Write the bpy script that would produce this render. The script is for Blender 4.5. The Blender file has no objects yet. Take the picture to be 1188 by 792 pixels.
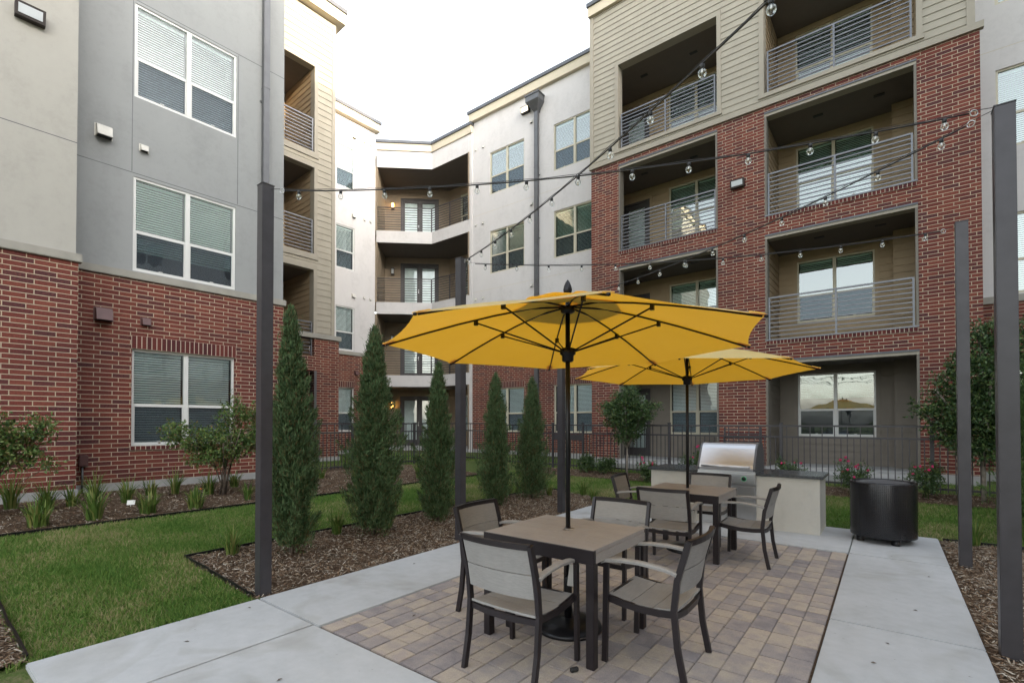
import bpy, bmesh, math, random
import numpy as np
from mathutils import Matrix, Vector
R = math.radians
random.seed(7); rng = np.random.default_rng(11)
scene = bpy.context.scene
COL = scene.collection

# ------------------------------------------------------------------ camera, sky, sun, exposure
cam_d = bpy.data.cameras.new("camera"); cam = bpy.data.objects.new("camera", cam_d); COL.objects.link(cam)
cam.location = (0, 0, 1.55); cam.rotation_euler = (R(90.76), 0, R(37.6))
cam_d.sensor_width = 36; cam_d.lens = 566 / 1188 * 36; cam_d.shift_y = 0.0728
cam_d.clip_start = .05; cam_d.clip_end = 900
scene.camera = cam

SUN_EL, SUN_AZ = 9.0, -9.0          # azimuth measured from +X towards +Y
w = bpy.data.worlds.new("World"); scene.world = w; w.use_nodes = True
nt = w.node_tree; nt.nodes.clear()
sky = nt.nodes.new("ShaderNodeTexSky"); sky.sky_type = 'NISHITA'; sky.sun_disc = False
sky.sun_elevation = R(SUN_EL); sky.sun_rotation = R(90 - SUN_AZ)
sky.air_density = 1.0; sky.dust_density = 3.0; sky.ozone_density = 1.0
hs = nt.nodes.new("ShaderNodeHueSaturation"); hs.inputs['Saturation'].default_value = .32
bg = nt.nodes.new("ShaderNodeBackground"); bg.inputs[1].default_value = .15
wo = nt.nodes.new("ShaderNodeOutputWorld")
nt.links.new(sky.outputs[0], hs.inputs['Color']); nt.links.new(hs.outputs[0], bg.inputs[0]); nt.links.new(bg.outputs[0], wo.inputs[0])
sd = bpy.data.lights.new("sun", 'SUN'); sd.energy = 2.0; sd.angle = R(.6); sd.color = (.46, .345, .20)
sun = bpy.data.objects.new("sun", sd); COL.objects.link(sun)
dv = Vector((math.cos(R(SUN_EL)) * math.cos(R(SUN_AZ)), math.cos(R(SUN_EL)) * math.sin(R(SUN_AZ)), math.sin(R(SUN_EL))))
sun.rotation_euler = dv.to_track_quat('Z', 'Y').to_euler(); sun.location = (20, 0, 25)
vs = scene.view_settings
scene.display_settings.display_device = 'sRGB'
vs.view_transform = 'Standard'; vs.look = 'None'; vs.gamma = 1; vs.exposure = 3.10
try: vs.use_curve_mapping = False
except Exception: pass
scene.cycles.max_bounces = 8; scene.cycles.transparent_max_bounces = 16

# ------------------------------------------------------------------ materials
MATS = {}
class NT:
    def __init__(s, name):
        m = bpy.data.materials.new(name); m.use_nodes = True
        s.m = m; s.t = m.node_tree; s.b = s.t.nodes['Principled BSDF']; s.out = s.t.nodes['Material Output']
    def n(s, ty, **kw):
        k = s.t.nodes.new(ty)
        for a, v in kw.items():
            if a.startswith('i_'):
                key = a[2:].replace('_', ' ')
                k.inputs[int(key) if key.isdigit() else key].default_value = v
            else: setattr(k, a, v)
        return k
    def l(s, a, b): s.t.links.new(a, b)
    def math(s, op, a, b=None):
        k = s.n('ShaderNodeMath', operation=op)
        for i, v in enumerate((a, b)):
            if v is None: continue
            if isinstance(v, (int, float)): k.inputs[i].default_value = v
            else: s.l(v, k.inputs[i])
        return k.outputs[0]
    def noise(s, scale, detail=3, vec=None, rough=.55, dist=0):
        k = s.n('ShaderNodeTexNoise'); k.inputs['Scale'].default_value = scale; k.inputs['Detail'].default_value = detail
        k.inputs['Roughness'].default_value = rough; k.inputs['Distortion'].default_value = dist
        if vec is not None: s.l(vec, k.inputs['Vector'])
        return k.outputs['Fac']
    def ramp(s, fac, stops):
        k = s.n('ShaderNodeValToRGB'); e = k.color_ramp.elements
        while len(e) < len(stops): e.new(.5)
        for q, (p, c) in zip(e, stops): q.position = p; q.color = (*c, 1)
        s.l(fac, k.inputs[0]); return k.outputs[0]
    def mix(s, fac, a, b, mode='MIX'):
        k = s.n('ShaderNodeMix', data_type='RGBA', blend_type=mode)
        for i, v in ((0, fac), (6, a), (7, b)):
            if isinstance(v, (int, float)): k.inputs[i].default_value = v
            elif isinstance(v, tuple): k.inputs[i].default_value = (*v, 1)
            else: s.l(v, k.inputs[i])
        return k.outputs[2]
    def bump(s, h, strength=.3, dist=.01):
        k = s.n('ShaderNodeBump'); k.inputs['Strength'].default_value = strength; k.inputs['Distance'].default_value = dist
        s.l(h, k.inputs['Height']); s.l(k.outputs[0], s.b.inputs['Normal'])
    def col(s, c):
        if isinstance(c, tuple): s.b.inputs['Base Color'].default_value = (*c, 1)
        else: s.l(c, s.b.inputs['Base Color'])
    def obj(s): return s.n('ShaderNodeTexCoord').outputs['Object']
    def pos(s): return s.n('ShaderNodeNewGeometry').outputs['Position']
    def island(s): return s.n('ShaderNodeNewGeometry').outputs['Random Per Island']

def simple(name, c, rough=.6, metal=0., var=.12, scale=4., bump=0., bscale=60., spec=None):
    k = NT(name); o = k.pos()
    f = k.noise(scale, 5, o)
    k.col(k.ramp(f, [(.3, tuple(x * (1 - var) for x in c)), (.7, tuple(min(1, x * (1 + var)) for x in c))]))
    k.b.inputs['Roughness'].default_value = rough; k.b.inputs['Metallic'].default_value = metal
    if spec is not None: k.b.inputs['Specular IOR Level'].default_value = spec
    if bump: k.bump(k.noise(bscale, 4, o), bump, .004)
    MATS[name] = k.m; return k.m

def stucco(name, c):
    k = NT(name); o = k.pos()
    st = k.n('ShaderNodeMapping'); k.l(o, st.inputs[0]); st.inputs['Scale'].default_value = (1.2, 1.2, .35)
    a = k.noise(1.1, 6, o, .6); b = k.noise(2.2, 5, st.outputs[0], .65); c2 = k.noise(9, 6, o, .7); f = k.math('ADD', k.math('ADD', k.math('MULTIPLY', a, .38), k.math('MULTIPLY', b, .30)), k.math('MULTIPLY', c2, .32))
    k.col(k.ramp(f, [(.37, tuple(x * .88 for x in c)), (.5, c), (.64, tuple(min(1, x * 1.04) for x in c))]))
    k.b.inputs['Roughness'].default_value = .9; k.b.inputs['Specular IOR Level'].default_value = .2
    k.bump(k.noise(140, 3, o), .35, .004)
    MATS[name] = k.m
stucco('stucco_grey', (.285, .293, .292)); stucco('stucco_cream', (.385, .37, .335)); stucco('stucco_white', (.58, .56, .55))
stucco('stucco_counter', (.50, .485, .44))

def brick_mat():
    k = NT('brick'); g = k.n('ShaderNodeTexCoord'); sep = k.n('ShaderNodeSeparateXYZ'); k.l(g.outputs['Object'], sep.inputs[0])
    sn = k.n('ShaderNodeSeparateXYZ'); k.l(g.outputs['Normal'], sn.inputs[0])
    side = k.math('GREATER_THAN', k.math('ABSOLUTE', sn.outputs[0]), .6)
    mx = k.n('ShaderNodeMix', data_type='FLOAT'); k.l(side, mx.inputs[0]); k.l(sep.outputs[0], mx.inputs[2]); k.l(sep.outputs[1], mx.inputs[3])
    cb = k.n('ShaderNodeCombineXYZ'); k.l(mx.outputs[0], cb.inputs[0]); k.l(sep.outputs[2], cb.inputs[1])
    br = k.n('ShaderNodeTexBrick'); k.l(cb.outputs[0], br.inputs['Vector'])
    br.offset = .34; br.offset_frequency = 2; br.squash = 1
    br.inputs['Scale'].default_value = 1; br.inputs['Mortar Size'].default_value = .0068; br.inputs['Mortar Smooth'].default_value = .12
    br.inputs['Bias'].default_value = 0; br.inputs['Brick Width'].default_value = .258; br.inputs['Row Height'].default_value = .0785
    br.inputs['Color1'].default_value = (0, 0, 0, 1); br.inputs['Color2'].default_value = (1, 1, 1, 1); br.inputs['Mortar'].default_value = (.5, .5, .5, 1)
    base = k.ramp(br.outputs['Color'], [(.05, (.072, .022, .025)), (.3, (.126, .028, .022)), (.65, (.160, .036, .025)), (.95, (.20, .053, .034))])
    gr = k.noise(38, 4, g.outputs['Object'])
    base = k.mix(.28, base, k.ramp(gr, [(.35, (.03, .014, .014)), (.65, (.21, .07, .055))]), 'MIX')
    mo = k.ramp(k.noise(1.3, 4, g.outputs['Object']), [(.3, (.35, .285, .205)), (.7, (.46, .385, .29))])
    dr = k.ramp(k.noise(.55, 5, g.outputs['Object'], .6), [(.35, (.80, .80, .82)), (.5, (1, 1, 1)), (.65, (1.0, .97, .94))])
    k.col(k.mix(1., k.mix(br.outputs['Fac'], base, mo), dr, 'MULTIPLY'))
    k.b.inputs['Roughness'].default_value = .85; k.b.inputs['Specular IOR Level'].default_value = .3
    h = k.math('ADD', k.math('MULTIPLY', k.math('SUBTRACT', 1, br.outputs['Fac']), 1), k.math('MULTIPLY', gr, .25))
    k.bump(h, .7, .006); MATS['brick'] = k.m
brick_mat()
def island_mat(name, cols, rough=.8, nscale=30, namt=.3, spec=.3, transl=0.):
    k = NT(name); r = k.island()
    n = len(cols); c = k.ramp(r, [(i / (n - 1), q) for i, q in enumerate(cols)])
    nz = k.noise(nscale, 3, k.pos())
    c = k.mix(namt, c, k.ramp(nz, [(.35, (.25, .25, .25)), (.65, (1, 1, 1))]), 'MULTIPLY')
    k.col(c); k.b.inputs['Roughness'].default_value = rough; k.b.inputs['Specular IOR Level'].default_value = spec
    if transl:
        tr = k.n('ShaderNodeBsdfTranslucent'); k.l(c, tr.inputs[0]); ms = k.n('ShaderNodeMixShader'); ms.inputs[0].default_value = transl
        k.l(k.b.outputs[0], ms.inputs[1]); k.l(tr.outputs[0], ms.inputs[2]); k.l(ms.outputs[0], k.out.inputs[0])
    MATS[name] = k.m
island_mat('brick_loose', [(.07, .02, .022), (.105, .024, .022), (.14, .033, .026)], .85, 40)
simple('overlap_shade', (.75, .50, .06), .85)
simple('mortar', (.50, .43, .34), .9)
simple('siding', (.325, .295, .235), .75, var=.07, scale=3, bump=.15, bscale=50)
simple('siding_bay', (.325, .298, .240), .75, var=.06, scale=3, bump=.15, bscale=50)
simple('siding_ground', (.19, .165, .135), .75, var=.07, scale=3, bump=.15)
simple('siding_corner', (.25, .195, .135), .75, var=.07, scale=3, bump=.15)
simple('siding_bounce_warm', (.34, .255, .158), .75, var=.07, scale=3, bump=.15)  # balcony siding; golden bounced sunlight is mixed into its colour
simple('trim_tan', (.31, .28, .225), .7, var=.05)
simple('trim_dark', (.15, .135, .11), .6, var=.05)
simple('cornice_stone', (.30, .285, .25), .85, var=.1, bump=.2)
simple('fascia_cream', (.52, .46, .35), .7, var=.04)
simple('coping_metal', (.10, .105, .115), .5, .5)
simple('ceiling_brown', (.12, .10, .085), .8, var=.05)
simple('dark_opening', (.015, .015, .017), .6)
simple('interior', (.05, .052, .055), .8)
simple('window_white', (.62, .62, .60), .45, var=.03)
simple('window_cream', (.52, .48, .37), .5, var=.03)
simple('blind', (.86, .91, .92), .55, var=.04)
simple('blind_dim', (.30, .33, .34), .6, var=.04)
simple('downspout', (.115, .118, .125), .45, .4)
simple('rail_grey', (.15, .155, .17), .4, .5)
simple('rail_dark', (.07, .065, .065), .45, .4)
simple('fence_black', (.055, .052, .056), .45, .3)
simple('post_paint', (.047, .044, .049), .38, .2, var=.15, scale=7, bump=.08, bscale=30)
simple('door_dark', (.06, .055, .055), .5)
simple('curtain', (.62, .64, .64), .7)
simple('foundation', (.34, .34, .33), .9, bump=.3)
simple('vent_white', (.55, .53, .48), .5); simple('vent_brown', (.10, .045, .042), .5)
simple('box_brown', (.085, .035, .033), .55)
simple('bronze', (.035, .028, .026), .4, .3)
simple('chair_frame', (.019, .0145, .0165), .38, .25, var=.15, scale=15)
simple('black_metal', (.012, .012, .014), .35, .5)
simple('rubber', (.01, .01, .01), .7)
simple('cable', (.012, .012, .013), .5)
simple('tag_white', (.75, .74, .70), .7)
simple('bark', (.11, .085, .065), .9, var=.3, scale=20, bump=.6)
simple('bark_pale', (.22, .19, .16), .9, var=.3, scale=20, bump=.4)
simple('stem_green', (.05, .08, .02), .7)
simple('flower_pink', (.65, .03, .16), .6, var=.2, scale=20); simple('flower_orange', (.75, .22, .02), .6)
simple('brass', (.45, .32, .12), .3, .9)
simple('lamp_lens', (.55, .58, .60), .25, var=.05)
simple('screw_steel', (.5, .5, .5), .3, 1)

def slat_mat(name, c):       # brushed polymer boards, fine grain along one object axis
    k = NT(name); o = k.obj(); mp = k.n('ShaderNodeMapping'); k.l(o, mp.inputs[0]); mp.inputs['Scale'].default_value = (4, 60, 60)
    f = k.noise(3, 5, mp.outputs[0]); g = k.noise(5, 3, o)
    f = k.math('ADD', k.math('MULTIPLY', f, .6), k.math('MULTIPLY', g, .4))
    k.col(k.ramp(f, [(.35, tuple(x * .85 for x in c)), (.65, tuple(x * 1.1 for x in c))])); k.b.inputs['Roughness'].default_value = .55
    k.bump(f, .15, .003); MATS[name] = k.m
slat_mat('slat_taupe', (.275, .265, .252)); slat_mat('table_taupe', (.300, .272, .252))

def glass_mat(name, tint, refl, fm=1.15):
    k = NT(name); fr = k.n('ShaderNodeFresnel'); fr.inputs[0].default_value = 1.5
    tr = k.n('ShaderNodeBsdfTransparent'); tr.inputs[0].default_value = (*tint, 1)
    gl = k.n('ShaderNodeBsdfGlossy'); gl.inputs['Roughness'].default_value = .01; gl.inputs['Color'].default_value = (.95, 1, .98, 1)
    wv = k.noise(1.4, 2, k.pos()); bp = k.n('ShaderNodeBump'); bp.inputs['Strength'].default_value = .08; bp.inputs['Distance'].default_value = .05
    k.l(wv, bp.inputs['Height']); k.l(bp.outputs[0], gl.inputs['Normal'])
    f = k.math('ADD', k.math('MULTIPLY', fr.outputs[0], fm), refl)
    ms = k.n('ShaderNodeMixShader'); k.l(f, ms.inputs[0]); k.l(tr.outputs[0], ms.inputs[1]); k.l(gl.outputs[0], ms.inputs[2]); k.l(ms.outputs[0], k.out.inputs[0])
    MATS[name] = k.m
glass_mat('glass', (.88, .94, .93), .07); glass_mat('glass_high', (.72, .88, .78), .22); glass_mat('bulb_glass', (.98, .98, .98), .07, .55)
def screen_mat():
    k = NT('screen'); tr = k.n('ShaderNodeBsdfTransparent'); tr.inputs[0].default_value = (.68, .72, .76, 1)
    df = k.n('ShaderNodeBsdfDiffuse'); df.inputs[0].default_value = (.07, .075, .085, 1); ms = k.n('ShaderNodeMixShader'); ms.inputs[0].default_value = .30
    k.l(tr.outputs[0], ms.inputs[1]); k.l(df.outputs[0], ms.inputs[2]); k.l(ms.outputs[0], k.out.inputs[0]); MATS['screen'] = k.m
screen_mat()
def emit(name, c, s):
    k = NT(name); k.col(c); k.b.inputs['Emission Color'].default_value = (*c, 1); k.b.inputs['Emission Strength'].default_value = s; MATS[name] = k.m
emit('lamp_glow', (1, .55, .12), 1.6); emit('green_led', (.02, .35, .12), .10); emit('porch_glow', (1, .85, .5), .9)

def concrete_mat():
    k = NT('concrete'); o = k.pos()
    mp = k.n('ShaderNodeMapping'); k.l(o, mp.inputs[0]); mp.inputs['Scale'].default_value = (6, 110, 1)
    a = k.noise(.9, 6, o, .62); b = k.noise(3.2, 5, mp.outputs[0]); c = k.noise(7, 6, o, .7); s = k.noise(1.15, 3, o, .5, 1.2)
    f = k.math('ADD', k.math('MULTIPLY', a, .5), k.math('ADD', k.math('MULTIPLY', b, .12), k.math('MULTIPLY', c, .38)))
    base = k.ramp(f, [(.34, (.36, .365, .366)), (.5, (.42, .428, .432)), (.66, (.475, .483, .488))])
    st = k.ramp(s, [(.56, (1, 1, 1)), (.66, (.88, .865, .84)), (.76, (.78, .76, .73))])
    sp = k.ramp(k.noise(26, 2, o), [(.74, (1, 1, 1)), (.80, (.55, .52, .5))])
    k.col(k.mix(1., k.mix(1., base, st, 'MULTIPLY'), sp, 'MULTIPLY'))
    k.b.inputs['Roughness'].default_value = .85; k.b.inputs['Specular IOR Level'].default_value = .3
    k.bump(k.math('ADD', k.math('MULTIPLY', b, .6), c), .25, .003); MATS['concrete'] = k.m
concrete_mat()
def paver_mat():
    k = NT('paver'); o = k.pos(); r = k.island()
    add = k.n('ShaderNodeVectorMath', operation='ADD'); k.l(o, add.inputs[0]); cb = k.n('ShaderNodeCombineXYZ'); k.l(k.math('MULTIPLY', r, 91), cb.inputs[2]); k.l(cb.outputs[0], add.inputs[1])
    n1 = k.noise(7, 3, add.outputs[0], .55); f = k.math('ADD', k.math('MULTIPLY', n1, .85), k.math('MULTIPLY', r, .42))
    c = k.ramp(f, [(.34, (.230, .205, .208)), (.47, (.285, .252, .245)), (.60, (.335, .290, .262)), (.78, (.43, .362, .290)), (.92, (.36, .305, .275))])
    g = k.noise(160, 3, o); c = k.mix(.45, c, k.ramp(g, [(.35, (.55, .55, .55)), (.62, (1, 1, 1))]), 'MULTIPLY')
    k.col(c); k.b.inputs['Roughness'].default_value = .88; k.bump(g, .35, .004); MATS['paver'] = k.m
paver_mat()
def ground_mat(name, stops, s1=1.1, s2=24, mixn=.5, bump=.6):
    k = NT(name); o = k.pos(); f = k.math('ADD', k.math('MULTIPLY', k.noise(s1, 5, o, .6), 1 - mixn), k.math('MULTIPLY', k.noise(s2, 5, o, .7), mixn))
    k.col(k.ramp(f, stops)); k.b.inputs['Roughness'].default_value = .95; k.b.inputs['Specular IOR Level'].default_value = .15
    k.bump(k.noise(s2 * 2, 4, o), bump, .02); MATS[name] = k.m
ground_mat('turf', [(.34, (.045, .065, .018)), (.5, (.065, .095, .024)), (.62, (.13, .12, .06))])
ground_mat('mulch', [(.36, (.040, .026, .017)), (.5, (.095, .062, .040)), (.64, (.16, .115, .08))], 2, 60, .7, 1)
ground_mat('granite', [(.42, (.018, .020, .024)), (.52, (.05, .055, .06)), (.62, (.16, .165, .17))], 30, 190, .7, 0)
MATS['granite'].node_tree.nodes['Principled BSDF'].inputs['Roughness'].default_value = .22
MATS['granite'].node_tree.nodes['Principled BSDF'].inputs['Specular IOR Level'].default_value = .5
island_mat('chip', [(.055, .034, .021), (.15, .090, .052), (.23, .150, .090), (.32, .245, .17), (.50, .45, .37), (.13, .074, .042), (.10, .06, .035)], .9, 50, .3)
def blade_mat():
    k = NT('grass_blade'); r = k.island(); n = k.noise(.9, 4, k.pos(), .6)
    f = k.math('ADD', k.math('MULTIPLY', r, .40), k.math('MULTIPLY', n, .90))
    c = k.ramp(f, [(.40, (.070, .155, .026)), (.58, (.115, .220, .040)), (.72, (.180, .255, .060)), (.84, (.34, .30, .15)), (.97, (.46, .38, .22))])
    k.col(c); k.b.inputs['Roughness'].default_value = .7; k.b.inputs['Specular IOR Level'].default_value = .25
    tr = k.n('ShaderNodeBsdfTranslucent'); k.l(c, tr.inputs[0]); ms = k.n('ShaderNodeMixShader'); ms.inputs[0].default_value = .3
    k.l(k.b.outputs[0], ms.inputs[1]); k.l(tr.outputs[0], ms.inputs[2]); k.l(ms.outputs[0], k.out.inputs[0]); MATS['grass_blade'] = k.m
blade_mat()
island_mat('juniper', [(.036, .070, .030), (.066, .122, .048), (.105, .18, .070), (.17, .26, .115), (.090, .14, .05), (.19, .13, .06)], .75, 17, .62, .25, .15)
island_mat('arborvitae', [(.04, .085, .022), (.075, .14, .035), (.11, .19, .05)], .75, 6, .35, .25, .15)
island_mat('leaf', [(.036, .080, .022), (.072, .140, .034), (.12, .205, .048), (.18, .25, .065), (.17, .095, .04)], .55, 8, .25, .4, .2)
island_mat('leaf_dark', [(.025, .058, .020), (.045, .095, .030), (.075, .135, .042), (.12, .16, .04)], .5, 8, .25, .45, .15)
island_mat('strap_leaf', [(.055, .11, .02), (.10, .18, .035), (.14, .22, .045), (.26, .25, .08)], .6, 10, .2, .35, .25)
def fabric():
    k = NT('umbrella_fabric'); o = k.pos(); wv = k.noise(240, 2, o); c = k.ramp(k.noise(2.5, 4, o), [(.3, (.80, .58, .11)), (.7, (.86, .66, .15))])
    k.col(c); k.b.inputs['Roughness'].default_value = .85; k.b.inputs['Sheen Weight'].default_value = .8; k.b.inputs['Sheen Roughness'].default_value = .4
    k.bump(wv, .25, .002)
    tr = k.n('ShaderNodeBsdfTranslucent'); tr.inputs[0].default_value = (.84, .40, .004, 1); ms = k.n('ShaderNodeMixShader'); ms.inputs[0].default_value = .46
    k.l(k.b.outputs[0], ms.inputs[1]); k.l(tr.outputs[0], ms.inputs[2]); k.l(ms.outputs[0], k.out.inputs[0]); MATS['umbrella_fabric'] = k.m
fabric()
def steel():
    k = NT('stainless'); o = k.obj(); mp = k.n('ShaderNodeMapping'); k.l(o, mp.inputs[0]); mp.inputs['Scale'].default_value = (2, 90, 90)
    f = k.noise(4, 4, mp.outputs[0]); k.col(k.ramp(f, [(.3, (.50, .51, .53)), (.7, (.62, .63, .65))])); k.b.inputs['Metallic'].default_value = 1
    k.b.inputs['Roughness'].default_value = .3; k.bump(f, .08, .002); MATS['stainless'] = k.m
steel()
def perforated():
    k = NT('perforated'); tc = k.n('ShaderNodeTexCoord'); sep = k.n('ShaderNodeSeparateXYZ'); k.l(tc.outputs['Object'], sep.inputs[0])
    a = k.math('ARCTAN2', sep.outputs[1], sep.outputs[0]); fx = k.math('SUBTRACT', k.math('FRACT', k.math('MULTIPLY', a, 110 / (2 * math.pi))), .5)
    fz = k.math('SUBTRACT', k.math('FRACT', k.math('MULTIPLY', sep.outputs[2], 50)), .5)
    d = k.math('SQRT', k.math('ADD', k.math('MULTIPLY', fx, fx), k.math('MULTIPLY', fz, fz))); hole = k.math('LESS_THAN', d, .27)
    k.col(k.mix(hole, (.040, .040, .044), (.016, .016, .017))); k.b.inputs['Metallic'].default_value = .6; k.b.inputs['Roughness'].default_value = .27
    k.bump(k.math('SUBTRACT', 1, hole), .2, .003); MATS['perforated'] = k.m
perforated()

# ------------------------------------------------------------------ mesh helpers
class MB:
    def __init__(s): s.v = []; s.f = []; s.m = []; s.mats = []; s.sm = []
    def mi(s, mat):
        if mat not in s.mats: s.mats.append(mat)
        return s.mats.index(mat)
    def face(s, pts, mat, smooth=False):
        i = len(s.v); s.v += [tuple(p) for p in pts]; s.f.append(tuple(range(i, i + len(pts)))); s.m.append(s.mi(mat)); s.sm.append(smooth)
    def mesh(s, verts, faces, mat, smooth=False):
        i = len(s.v); s.v += [tuple(p) for p in verts]; q = s.mi(mat)
        for f in faces: s.f.append(tuple(i + a for a in f)); s.m.append(q); s.sm.append(smooth)
    def box(s, x0, x1, y0, y1, z0, z1, mat, M=None, bev=0):
        if x0 > x1: x0, x1 = x1, x0
        if y0 > y1: y0, y1 = y1, y0
        if z0 > z1: z0, z1 = z1, z0
        if bev:
            b = min(bev, (x1 - x0) * .45, (y1 - y0) * .45, (z1 - z0) * .45)
            bm = bmesh.new(); bmesh.ops.create_cube(bm, size=1)
            for v in bm.verts: v.co = Vector(((x0 + x1) / 2 + v.co.x * (x1 - x0), (y0 + y1) / 2 + v.co.y * (y1 - y0), (z0 + z1) / 2 + v.co.z * (z1 - z0)))
            bmesh.ops.bevel(bm, geom=bm.edges[:], offset=b, segments=2, affect='EDGES')
            vs = [v.co.copy() for v in bm.verts]; bm.verts.index_update(); fs = [[v.index for v in f.verts] for f in bm.faces]; bm.free()
        else:
            vs = [Vector(p) for p in ((x0, y0, z0), (x1, y0, z0), (x1, y1, z0), (x0, y1, z0), (x0, y0, z1), (x1, y0, z1), (x1, y1, z1), (x0, y1, z1))]
            fs = [(0, 3, 2, 1), (4, 5, 6, 7), (0, 1, 5, 4), (1, 2, 6, 5), (2, 3, 7, 6), (3, 0, 4, 7)]
        if M is not None: vs = [M @ v for v in vs]
        s.mesh(vs, fs, mat)
    def sweep(s, pts, prof, mat, smooth=False, up=(0, 0, 1), scales=None, cap=True):
        pts = [Vector(p) for p in pts]; n = len(pts); m = len(prof); rings = []
        for i, p in enumerate(pts):
            t = (pts[min(i + 1, n - 1)] - pts[max(i - 1, 0)]).normalized(); u = Vector(up)
            if abs(t.dot(u)) > .98: u = Vector((0, 1, 0))
            x = t.cross(u).normalized(); y = x.cross(t).normalized(); k = scales[i] if scales else 1
            rings += [p + x * a * k + y * b * k for a, b in prof]
        fs = []
        for i in range(n - 1):
            for j in range(m): a = i * m + j; b = i * m + (j + 1) % m; fs.append((a, b, b + m, a + m))
        if cap: fs += [tuple(range(m))[::-1], tuple((n - 1) * m + j for j in range(m))]
        s.mesh(rings, fs, mat, smooth)
    def tube(s, pts, r, mat, seg=8, scales=None, cap=True):
        s.sweep(pts, [(r * math.cos(2 * math.pi * k / seg), r * math.sin(2 * math.pi * k / seg)) for k in range(seg)], mat, True, scales=scales, cap=cap)
    def bar(s, pts, a, b, mat, up=(0, 0, 1)):
        s.sweep(pts, [(-a / 2, -b / 2), (a / 2, -b / 2), (a / 2, b / 2), (-a / 2, b / 2)], mat, up=up)
    def lathe(s, prof, mat, seg=32, c=(0, 0, 0), smooth=True):
        vs = []; fs = []; n = len(prof)
        for r, z in prof:
            for k in range(seg): a = 2 * math.pi * k / seg; vs.append((c[0] + r * math.cos(a), c[1] + r * math.sin(a), c[2] + z))
        for i in range(n - 1):
            for k in range(seg): a = i * seg + k; b = i * seg + (k + 1) % seg; fs.append((a, b, b + seg, a + seg))
        if prof[0][0] > 1e-5: fs.append(tuple(range(seg))[::-1])
        if prof[-1][0] > 1e-5: fs.append(tuple((n - 1) * seg + k for k in range(seg)))
        s.mesh(vs, fs, mat, smooth)
    def data(s, name):
        me = bpy.data.meshes.new(name); me.from_pydata(s.v, [], s.f)
        for m in s.mats: me.materials.append(MATS[m])
        me.polygons.foreach_set('material_index', s.m); me.polygons.foreach_set('use_smooth', s.sm); me.update(); return me
    def obj(s, name, parent=None, M=None, label=None):
        return link(name, s.data(name), parent, M, label)
def wm(o):      # world matrix without a depsgraph update
    return o['_w'] if False else WM[o]
WM = {}
def link(name, data, parent=None, M=None, label=None):
    """M is the WORLD matrix of the object (default: the parent's)"""
    o = bpy.data.objects.new(name, data); COL.objects.link(o)
    P = WM[parent] if parent else Matrix()
    if M is None: M = P
    WM[o] = M.copy(); o.parent = parent; o.matrix_basis = P.inverted() @ M
    if label: o['label'] = label
    return o
def thing(name, label, cat, loc=(0, 0, 0), rz=0., group=None):
    o = link(name, None, None, Matrix.Translation(loc) @ Matrix.Rotation(rz, 4, 'Z'))
    o.empty_display_size = .2
    o['label'] = label; o['category'] = cat
    if group: o['group'] = group
    return o
def tag(o, label, cat, group=None):
    o['label'] = label; o['category'] = cat
    if group: o['group'] = group
    return o
def struct(o): o['kind'] = 'structure'; return o
def kids(o): return [c for c in WM if c.parent is o]
def dup(root, loc, rz=0., label=None, scale=1.):
    M = Matrix.Translation(loc) @ Matrix.Rotation(rz, 4, 'Z') @ Matrix.Diagonal((*([scale] * 3), 1))
    r = root.copy(); COL.objects.link(r); WM[r] = M; r.matrix_basis = M
    if label: r['label'] = label
    for ch in kids(root):
        c = ch.copy(); COL.objects.link(c); c.parent = r; WM[c] = M @ ch.matrix_basis
        for g in kids(ch):
            d = g.copy(); COL.objects.link(d); d.parent = c; WM[d] = WM[c] @ g.matrix_basis
    return r
def npmesh(name, V, F, mat):
    """V (n,3), F (m,k) -> mesh, fast"""
    me = bpy.data.meshes.new(name); m, k = F.shape
    me.vertices.add(len(V)); me.vertices.foreach_set('co', V.astype(np.float32).ravel())
    me.loops.add(m * k); me.loops.foreach_set('vertex_index', F.astype(np.int32).ravel())
    me.polygons.add(m); me.polygons.foreach_set('loop_start', np.arange(0, m * k, k, dtype=np.int32)); me.polygons.foreach_set('loop_total', np.full(m, k, np.int32))
    me.update(calc_edges=True); me.validate(); me.materials.append(MATS[mat]); return me
def unit(a): return a / (np.linalg.norm(a, axis=1, keepdims=True) + 1e-9)
def blades(C, D, L, W, bend=0.):
    """tapered blades: base centre C, direction D, lengths L, widths W; two segments; returns V,F (quads+tri as quads)"""
    n = len(C); rnd = rng.normal(size=(n, 3)); S = unit(np.cross(D, rnd)); L = L[:, None]; W = W[:, None]
    N = unit(np.cross(S, D)); mid = C + D * L * .55 + N * (bend * L * .18); tip = C + D * L * .97 + N * (bend * L * .6); tip[:, 2] -= (abs(bend) * L[:, 0] * .15)
    V = np.stack([C - S * W * .5, C + S * W * .5, mid + S * W * .45, mid - S * W * .45, tip + S * W * .06, tip - S * W * .06], 1).reshape(-1, 3)
    b = np.arange(n)[:, None] * 6
    F = np.concatenate([b + np.array([[0, 1, 2, 3]]), b + np.array([[3, 2, 4, 5]])], 0)
    return V, F
def diamonds(C, D, L, W, fold=.25):
    n = len(C); rnd = rng.normal(size=(n, 3)); S = unit(np.cross(D, rnd)); L = L[:, None]; W = W[:, None]; N = np.cross(S, D)
    V = np.stack([C, C + D * L * .5 + S * W * .5 + N * W * fold, C + D * L, C + D * L * .5 - S * W * .5 + N * W * fold], 1).reshape(-1, 3)
    return V, np.arange(n)[:, None] * 4 + np.array([[0, 1, 2, 3]])
def frame(p, d, z=0.):
    d = Vector((d[0], d[1], 0)).normalized(); y = Vector((-d.y, d.x, 0)); M = Matrix.Identity(4)
    M.col[0][:3] = d; M.col[1][:3] = y; M.col[2][:3] = (0, 0, 1); M.col[3][:3] = (p[0], p[1], z); return M
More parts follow.
